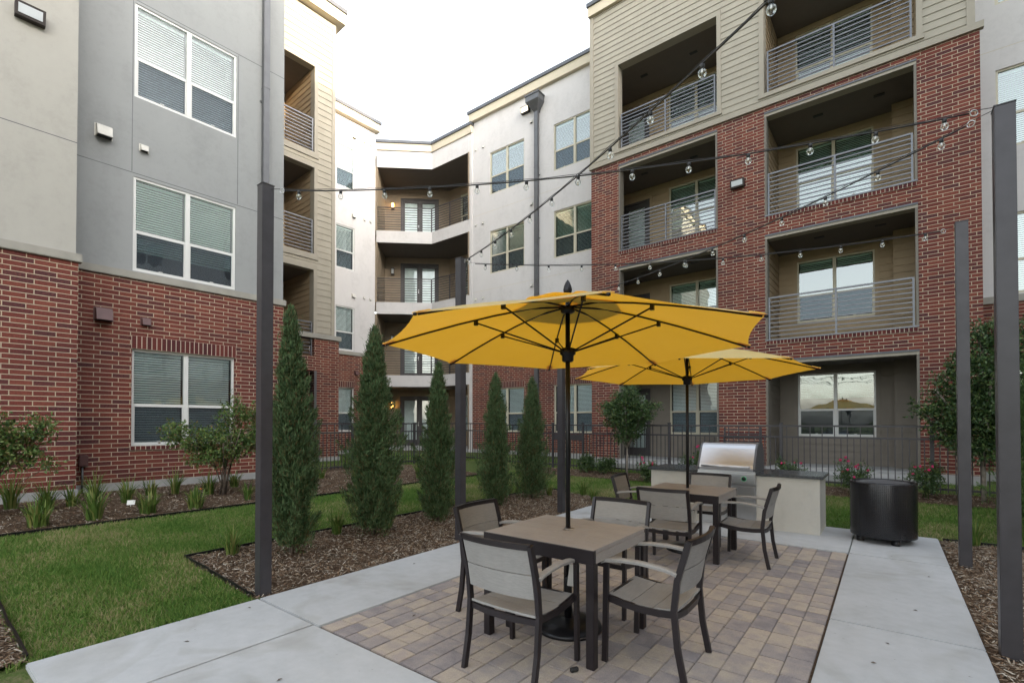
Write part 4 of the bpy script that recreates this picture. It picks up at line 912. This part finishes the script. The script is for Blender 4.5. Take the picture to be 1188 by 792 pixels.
# ------------------------------------------------------------------ steel posts and string lights
PT = 3.715; PH = {'R1': 3.655, 'L1': 3.70}
PP = {'L1': (-4.47, 2.13), 'L2': (-4.47, 4.69), 'L3': (-4.47, 7.20), 'R1': (.63, 4.57), 'R2': (.65, 7.15), 'R0': (.63, 2.0)}
plabel = {'L1': 'tall dark steel post at left beside the lawn corner', 'L2': 'tall dark steel post behind the left chair, in the middle of the photo', 'L3': 'dark steel post rising behind the front umbrella pole',
          'R1': 'nearest and widest steel post at the right edge', 'R2': 'dark steel post beyond the concrete path near the black drum', 'R0': 'steel post just outside the right of the photo'}
for k, (x, y) in PP.items():
    t = thing('steel_post', plabel[k], 'post', (x, y, 0), 0, 'steel posts for the string lights')
    mb = MB(); q = .052; H_ = PH.get(k, PT); mb.box(-q, q, -q, q, -.05, H_, 'post_paint', bev=.004); mb.obj('shaft', t)
    mb = MB(); mb.box(-q - .003, q + .003, -q - .003, q + .003, H_, H_ + .008, 'post_paint'); mb.obj('cap', t)
bulb_m = MB(); bulb_m.lathe([(.0001, -.075), (.012, -.073), (.022, -.062), (.0265, -.048), (.024, -.034), (.015, -.022), (.011, -.012)], 'bulb_glass', 14); bulb_m.tube([(0, 0, -.045), (0, 0, -.02)], .006, 'tag_white', 6); bulb_m = bulb_m.data('bulb')
sock_m = MB(); sock_m.lathe([(.011, -.018), (.015, -.016), (.016, .008), (.012, .014), (.0001, .016)], 'cable', 12); sock_m.tube([(0, 0, -.055), (0, 0, -.02)], .003, 'screw_steel', 6); sock_m = sock_m.data('socket')
def lights(a, b, n, label, sag=.16, off=.28, za=PT - .06, zb=PT - .06):
    A = Vector((*PP[a], za)); B = Vector((*PP[b], zb)); d = (B - A); h = Vector((d.x, d.y, 0)).normalized(); A += h * .06; B -= h * .06
    t = thing('string_light', label, 'string lights', A, 0, 'string lights between the steel posts'); L = (B - A).length
    f = lambda u: A + (B - A) * u - Vector((0, 0, 4 * sag * u * (1 - u)))
    mb = MB(); N = 40; P = [f(u / N) - A for u in range(N + 1)]; mb.tube(P[1:-1], .0052, 'cable', 6); mb.tube([p + Vector((0, 0, .012 + .004 * math.sin(i * 2))) for i, p in enumerate(P)], .0025, 'cable', 5)
    for p, s in ((P[1], 1), (P[-2], -1)):
        c = p + h * s * -.03; mb.tube([c + h * .022 * math.cos(q) + Vector((0, 0, .022 * math.sin(q))) for q in np.linspace(0, 6.28, 13)], .004, 'screw_steel', 5)
    mb.obj('cable', t)
    for i in range(n):
        u = (off + i * (L - 2 * off) / (n - 1)) / L; p = f(u); M = T(p - Vector((0, 0, .014))) @ Matrix.Rotation(i, 4, 'Z') @ Matrix.Rotation(random.uniform(-.12, .12), 4, 'X') @ Matrix.Diagonal((.86, .86, .86, 1))
        o = link('bulb', bulb_m, t, M); link('socket', sock_m, o, M)
lights('L1', 'R1', 13, 'string of clear bulbs from the left post level across to the nearest right post')
lights('L2', 'R0', 13, 'string of clear bulbs rising from the middle post out of the top of the photo')
lights('L2', 'R2', 13, 'string of clear bulbs from the middle post level to the far right post')
lights('R1', 'L3', 13, 'string of clear bulbs falling from the nearest right post to behind the front umbrella')

# ------------------------------------------------------------------ table, chair, umbrella
def make_table(label, loc):
    t = thing('dining_table', label, 'table', loc, 0, 'square patio tables'); hx, hy, z = .452, .415, .745
    mb = MB()
    mb.lathe([(.028, z - .022), (.46 * .0 + .028, z)], 'black_metal', 20)
    n = 5; wv = 2 * (hy - .004) / n
    for i in range(n): a = -hy + .004 + i * wv; mb.box(-hx + .003, hx - .003, a + .0006, a + wv - .0006, z - .024, z, 'table_taupe', bev=.0015)
    mb.obj('tabletop', t)
    for s in (-1, 1): mb = MB(); mb.box(-hx, hx, s * hy - s * .03, s * hy + s * .003, z - .095, z - .003, 'chair_frame', bev=.003); mb.obj('side_rail', t)
    for s in (-1, 1): mb = MB(); mb.box(s * hx - s * .02, s * hx + s * .001, -hy + .028, hy - .028, z - .088, z - .025, 'table_taupe', bev=.002); mb.obj('end_board', t)
    mb = MB(); mb.lathe([(.036, 0), (.036, .003), (.024, .0035)], 'screw_steel', 20, (0, .04, z)); mb.obj('umbrella_ring', t)
    for sx in (-1, 1):
        for sy in (-1, 1):
            mb = MB(); mb.box(sx * hx - sx * .058, sx * hx - sx * .001, sy * hy - sy * .058, sy * hy + sy * .001, 0, z - .09, 'chair_frame', bev=.004); mb.obj('leg', t)
    return t
TB1, TB2 = (-1.905, 3.135, .009), (-1.915, 5.975, .009)
table1 = make_table('taupe square table under the front yellow umbrella', TB1)
dup(table1, TB2, 0, 'taupe square table under the rear umbrella, in front of the grill')

def make_chair(label, loc, rz):
    t = thing('armchair', label, 'chair', loc, rz, 'patio armchairs around the tables'); fr = 'chair_frame'; W = .262
    def rear(z):      # y of the rear upright at height z
        return np.interp(z, [0, .2, .42, .6, .845], [-.275, -.235, -.215, -.235, -.305])
    for s in (-1, 1):
        mb = MB(); mb.bar([(s * W, .235, 0), (s * W, .225, .42), (s * W, .222, .632)], .026, .034, fr, up=(0, 1, 0)); mb.obj('leg', t)
        mb = MB(); zs = [0, .1, .2, .3, .42, .52, .6, .7, .8, .845]; mb.bar([(s * (W - .0), rear(z), z) for z in zs], .026, .036, fr, up=(0, 1, 0)); mb.obj('leg', t)
        mb = MB(); P = [(s * (W + .002), y, z) for y, z in ((.252, .640), (.22, .654), (.12, .668), (0, .672), (-.12, .664), (-.20, .652), (-.235, .640))]
        mb.sweep(P, [(-.022, -.011), (.022, -.011), (.024, .004), (.016, .011), (-.016, .011), (-.024, .004)], 'slat_taupe', up=(0, 0, 1)); mb.obj('armrest', t)
    mb = MB()     # seat frame
    for s in (-1, 1):
        mb.bar([(s * (W - .015), y, z) for y, z in ((.235, .412), (.12, .392), (0, .382), (-.12, .384), (-.215, .395))], .022, .042, fr)
    mb.bar([(-W, .228, .402), (W, .228, .402)], .022, .036, fr); mb.bar([(-W, -.21, .382), (-.1, -.235, .378), (.1, -.235, .378), (W, -.21, .382)], .022, .036, fr); mb.obj('seat_frame', t)
    mb = MB()     # top rail of the back, curved
    arc = lambda u, z: (u * W, rear(z) - .035 * (1 - u * u) + .0, z)
    mb.bar([arc(u, .835) for u in np.linspace(-1, 1, 9)], .024, .034, fr); mb.obj('back_frame', t)
    for (za, zb) in ((.668, .820), (.518, .663)):
        mb = MB(); vs = []; U = np.linspace(-.93, .93, 9)
        for u in U:
            for z in (za, zb):
                x, y, _ = arc(u, z); vs += [(x, y + .006, z), (x, y - .008, z)]
        fs = []
        for i in range(8):
            b = i * 4; fs += [(b, b + 4, b + 6, b + 2), (b + 1, b + 3, b + 7, b + 5), (b + 2, b + 6, b + 7, b + 3), (b, b + 1, b + 5, b + 4)]
        fs += [(0, 2, 3, 1), (32, 33, 35, 34)]; mb.mesh(vs, fs, 'slat_taupe'); mb.obj('back_slat', t)
    for (ya, yb) in ((.075, .232), (-.078, .071), (-.225, -.082)):
        mb = MB(); f = lambda y: .412 + .020 * (abs(y) / .23) ** 2 - .008; g = lambda x: -.006 * (1 - (x / .24) ** 2); vs = []; X = np.linspace(-.245, .245, 7)
        for x in X:
            for y in (ya, yb): z = f(y) + g(x); vs += [(x, y, z), (x, y, z - .014)]
        fs = []
        for i in range(6):
            b = i * 4; fs += [(b, b + 4, b + 6, b + 2), (b + 1, b + 3, b + 7, b + 5), (b + 2, b + 6, b + 7, b + 3), (b, b + 1, b + 5, b + 4)]
        fs += [(0, 2, 3, 1), (24, 25, 27, 26)]; mb.mesh(vs, fs, 'slat_taupe'); mb.obj('seat_slat', t)
    return t
chair1 = make_chair('armchair with its back to the camera at the near side of the front table', (-1.87, 2.55, .009), R(1))
for x, y, rz, lb in ((-2.53, 3.18, -88, 'armchair at the left side of the front table, by the middle steel post'), (-1.235, 3.155, 91, 'armchair facing left at the right side of the front table'),
                     (-1.91, 3.80, 181, 'armchair behind the front table, only its back showing above the tabletop'),
                     (-1.90, 5.33, 3, 'armchair with its back to the camera at the near side of the rear table'), (-2.56, 6.10, -84, 'armchair at the left side of the rear table, against the lawn'),
                     (-1.28, 5.98, 91, 'armchair facing left at the right side of the rear table by the counter'), (-1.93, 6.63, 180, 'armchair behind the rear table directly in front of the grill')):
    dup(chair1, (x, y, .009), R(rz), lb)

def make_umbrella(label, loc, rot):
    t = thing('patio_umbrella', label, 'umbrella', loc, 0, 'yellow patio umbrellas')
    mb = MB(); mb.lathe([(.25, 0), (.255, .012), (.245, .035), (.15, .06), (.05, .075), (.034, .08)], 'black_metal', 40); mb.obj('base', t)
    mb = MB(); mb.lathe([(.030, .075), (.030, .38), (.026, .385)], 'black_metal', 20); mb.lathe([(.018, .38), (.018, 2.47)], 'black_metal', 16); mb.obj('pole', t)
    mb = MB(); mb.lathe([(r_, z_ + .03) for r_, z_ in [(.0001, 2.60), (.006, 2.594), (.018, 2.575), (.029, 2.548), (.034, 2.52), (.030, 2.497), (.020, 2.485), (.028, 2.478), (.030, 2.465), (.018, 2.44)]][::-1], 'black_metal', 20); mb.obj('finial', t)
    mb = MB(); mb.lathe([(.03, 2.0), (.045, 2.01), (.045, 2.05), (.06, 2.06), (.06, 2.10), (.03, 2.11)], 'black_metal', 16); mb.obj('runner', t); mb = MB(); mb.lathe([(.035, 2.37), (.055, 2.38), (.055, 2.42), (.03, 2.43)], 'black_metal', 16); mb.obj('hub', t)
    Rr, zr, za = 1.395, 2.13, 2.455; n = 12
    def rib(k, u):
        a = rot + k * math.pi / 4; r = Rr * u; tilt = .03 * (-(math.sin(a) * .8 - math.cos(a) * .61)) * u
        return Vector((r * math.cos(a), r * math.sin(a), za + (zr - za) * u ** 1.38 + tilt))
    vs = []; fs = []; m = 8
    for k in range(8):
        b0 = len(vs)
        for i in range(n + 1):
            u = .03 + .97 * i / n
            for j in range(m + 1):
                v = j / m; p = rib(k, u).lerp(rib(k + 1, u), v); q = 4 * v * (1 - v)
                p = p * (1 - .055 * q * u ** 3 * 1.0) if False else Vector((p.x * (1 - .026 * q * u ** 4), p.y * (1 - .026 * q * u ** 4), p.z - .028 * q * u * (1 - .55 * u) + .014 * q * u ** 4)); vs.append(p)
        for i in range(n):
            for j in range(m): a = b0 + i * (m + 1) + j; fs.append((a, a + 1, a + m + 2, a + m + 1))
    mb = MB(); mb.mesh(vs, fs, 'umbrella_fabric', True)
    for k in range(8):   # hemmed pockets at the tips
        p = rib(k, 1.0); q = rib(k, .94); mb.sweep([q, p], [(-.03, -.003), (.03, -.003), (.03, .004), (-.03, .004)], 'umbrella_fabric')
    # stitched hem
    me = mb.data('canopy'); o = link('canopy', me, t)
    mb = MB()
    for k in range(8):
        P = []; 
        for i in range(2):
            u = (.05, .30)[i]
            for j in range(m + 1):
                v = j / m; p = rib(k, u).lerp(rib(k + 1, u), v); q = 4 * v * (1 - v); P.append((p.x * (1 - .06 * q * i), p.y * (1 - .06 * q * i), p.z + .030 + .012 * (1 - i) + .012 * i * math.sin(6 * v + k)))
        mb.mesh(P, [(j, j + 1, j + m + 2, j + m + 1) for j in range(m)], 'umbrella_fabric', True)
    mb.obj('vent_cap', t)
    mb = MB()  # added panels imitate the dimmer light through doubled fabric below the vent cap
    for k in range(8): mb.mesh([tuple(rib(k + v, u) * 1 - Vector((0, 0, .010 + .012 * u))) for u in (.06, .30) for v in (0, 1)], [(0, 1, 3, 2)], 'overlap_shade')
    mb.obj('overlap_shade_patch', t)
    for k in range(8):
        mb = MB(); P = [rib(k, u) - Vector((0, 0, .014 + (.02 if u < .1 else 0))) for u in (.03, .2, .4, .6, .8, .985)]; mb.tube(P, .0070, 'black_metal', 6)
        e = rib(k, 1.0); mb.lathe([(.0001, -.012), (.012, -.008), (.012, .004), (.0001, .008)], 'black_metal', 8, tuple(e - Vector((0, 0, .008)))); ob = mb.obj('rib', t)
        mb = MB(); a = rot + k * math.pi / 4; s = Vector((.05 * math.cos(a), .05 * math.sin(a), 2.08)); e = rib(k, .50) - Vector((0, 0, .035)); mb.tube([s, e], .0062, 'black_metal', 6); mb.box(-.012, .012, -.012, .012, -.02, .022, 'black_metal', T(e)); mb.obj('strut', ob)
    mb = MB(); M = T((.05, -.05, .33)) @ Matrix.Rotation(.6, 4, 'Z') @ Matrix.Rotation(.12, 4, 'Y')
    mb.box(-.025, .025, -.004, .004, 0, .16, 'tag_white', M, bev=.003); mb.box(.02, .05, -.03, -.026, .0, .17, 'tag_white', M); mb.tube([(0, -.035, .50), (.03, -.05, .53), (.05, -.05, .47)], .004, 'tag_white', 5); mb.obj('care_tag', t)
    return t
u1 = make_umbrella('yellow octagonal umbrella over the front table, the larger in the photo', (-1.925, 3.195, .009), R(39))
u2 = make_umbrella('yellow octagonal umbrella over the rear table near the grill', (-1.934, 6.01, .009), R(15))
mb = MB(); mb.box(-.02, .02, -.003, .003, -.016, .016, 'tag_white'); 

# ------------------------------------------------------------------ counter and grill
C = thing('grill_counter', 'pale masonry barbecue counter with black granite top', 'counter', (-1.93, 8.2, 0))
mb = MB(); gl, gr = -.42, .40          # grill bay in local x
for a, b in ((-1.19, gl), (gr, 1.19)): mb.box(a, b, -.36, .40, 0, .775, 'stucco_counter', bev=.004)
mb.box(gl, gr, .2, .40, 0, .775, 'stucco_counter'); mb.obj('masonry_base', C)
mb = MB(); mb.box(-1.235, gl - .002, -.405, .44, .777, .815, 'granite', bev=.004); mb.box(gr + .002, 1.235, -.405, .44, .777, .815, 'granite', bev=.004); mb.box(gl - .001, gr + .001, .26, .44, .777, .815, 'granite'); mb.obj('countertop', C)
mb = MB(); mb.box(gl + .02, -.015, -.372, -.35, .06, .60, 'stainless', bev=.004); mb.box(.015 - .02, gr - .02, -.372, -.35, .06, .60, 'stainless', bev=.004); mb.box(gl, gr, -.349, -.2, .0, .62, 'stainless')
for s in (-.06, .04): mb.tube([(s, -.40, .35), (s, -.40, .55)], .009, 'stainless'); 
mb.obj('cabinet_door', C)
G = thing('gas_grill', 'stainless steel built in gas grill with closed hood in the counter', 'grill', (-1.94, 8.12, .63))
mb = MB(); w2 = .41; mb.box(-w2, w2, -.33, .30, 0, .20, 'stainless', bev=.006); mb.obj('firebox', G)
mb = MB(); mb.box(-w2 + .0, w2, -.36, -.331, .02, .165, 'stainless', bev=.006); mb.obj('control_panel', G)
for i, x in enumerate((-.28, -.12, .06, .26)):
    mb = MB(); M = T((x, -.362, .095)) @ Matrix.Rotation(R(90), 4, 'X'); vs = MB(); 
    prof = [(.030, 0), (.030, .006), (.021, .010), (.019, .032), (.0001, .034)]; tmp = MB(); tmp.lathe(prof, 'black_metal' if i != 3 else 'black_metal', 18); mb.mesh([M @ Vector(v) for v in tmp.v], tmp.f, 'black_metal', True)
    tmp = MB(); tmp.lathe([(.034, .0), (.034, .003), (.031, .003)], 'screw_steel', 18); mb.mesh([M @ Vector(v) for v in tmp.v], tmp.f, 'green_led' if i == 3 else 'screw_steel', True); mb.obj('knob', G)
mb = MB(); sec = [(-.33, .20), (-.35, .24), (-.335, .29), (-.19, .53), (-.15, .575), (-.11, .60), (.0, .61), (.18, .60), (.28, .50), (.30, .20)]
vs = [(x, y, z) for x in (-w2 + .03, w2 - .03) for y, z in sec]; n = len(sec); fs = [(i, i + 1, i + 1 + n, i + n) for i in range(n - 1)]; mb.mesh(vs, fs, 'stainless', False)
for sgn in (-1, 1):
    a, b = sgn * (w2 - .03), sgn * w2; mb.mesh([(x, y, z) for x in (a, b) for y, z in sec], fs + [tuple(range(n, 2 * n)), tuple(range(n))], 'downspout')
mb.obj('hood', G)
mb = MB(); mb.tube([(-.33, -.40, .265), (.33, -.40, .265)], .014, 'stainless', 12)
for x in (-.33, .33): mb.tube([(x, -.40, .265), (x, -.34, .265)], .013, 'stainless', 8)
mb.obj('hood_handle', G)

# ------------------------------------------------------------------ drum
D_ = thing('metal_drum', 'black perforated metal drum on short feet at the end of the concrete path', 'drum', (-.06, 8.02, .012))
mb = MB(); mb.lathe([(.352, .075), (.355, .09), (.355, .755), (.352, .77), (.33, .775), (.325, .77), (.322, .70)], 'perforated', 72); mb.obj('shell', D_)
mb = MB(); mb.lathe([(.325, .745), (.25, .765), (.05, .79), (.0001, .792)], 'downspout', 48); mb.obj('lid', D_)
for k in range(4):
    a = k * math.pi / 2 + .5; mb = MB(); mb.lathe([(.045, 0), (.047, .01), (.045, .09)], 'black_metal', 16, (.27 * math.cos(a), .27 * math.sin(a), 0)); mb.obj('foot', D_)

# ------------------------------------------------------------------ small things on the ground
mb = MB(); mb.lathe([(.013, 0), (.015, .004), (.015, .045), (.011, .05)], 'rubber', 14)
cap = link('plastic_cap', mb.data('plastic_cap'), None, T((-1.56, 2.62, .026)) @ Matrix.Rotation(R(60), 4, 'Z') @ Matrix.Rotation(R(90), 4, 'Y')); tag(cap, 'small black plastic cap lying on the pavers near the front table', 'cap')
mb = MB(); mb.box(-.05, .05, -.002, .002, 0, .07, 'tag_white', Matrix.Rotation(R(-25), 4, 'X')); mb.box(-.004, .004, 0, .004, -.08, .02, 'tag_white'); o = mb.obj('plant_tag', None, T((-9.0, 2.32, gh(-9, 2.3) + .03)) @ Matrix.Rotation(R(60), 4, 'Z')); tag(o, 'small white plant tag in the mulch by the brick wall', 'tag')
mb = MB(); mb.box(-.14, .14, -.09, .09, 0, .03, 'rubber', bev=.008)
for k in range(6): mb.box(-.13 + k * .048, -.105 + k * .048, -.08, .08, .03, .045, 'rubber', bev=.004)
o = mb.obj('drain_grate', None, T((.98, 4.98, .012)) @ Matrix.Rotation(R(30), 4, 'Z')); tag(o, 'ribbed black plastic grate on the mulch behind the nearest post', 'grate')
def leaf_litter():
    mb = MB(); rd = random.Random(5)
    for i, (x, y) in enumerate(((-3.9, 1.35), (-2.9, 1.5), (-4.1, 3.6), (-.1, 3.9), (.15, 5.2), (-1.0, 3.9), (.0, 4.3), (-4.2, 1.9), (.3, 6.4), (-3.0, 2.6))):
        a = rd.uniform(0, 6.28); M = T((x, y, .014)) @ Matrix.Rotation(a, 4, 'Z'); s = rd.uniform(.5, 1)
        o = MB(); o.mesh([M @ Vector(p) for p in ((0, 0, 0), (.02 * s, .008, .006), (.045 * s, 0, .002), (.02 * s, -.010, .004))], [(0, 1, 2, 3)], 'bark'); ob = o.obj('fallen_leaf'); tag(ob, 'tiny dry brown leaf lying on the concrete or pavers', 'leaf', 'fallen leaves on the patio')
leaf_litter()
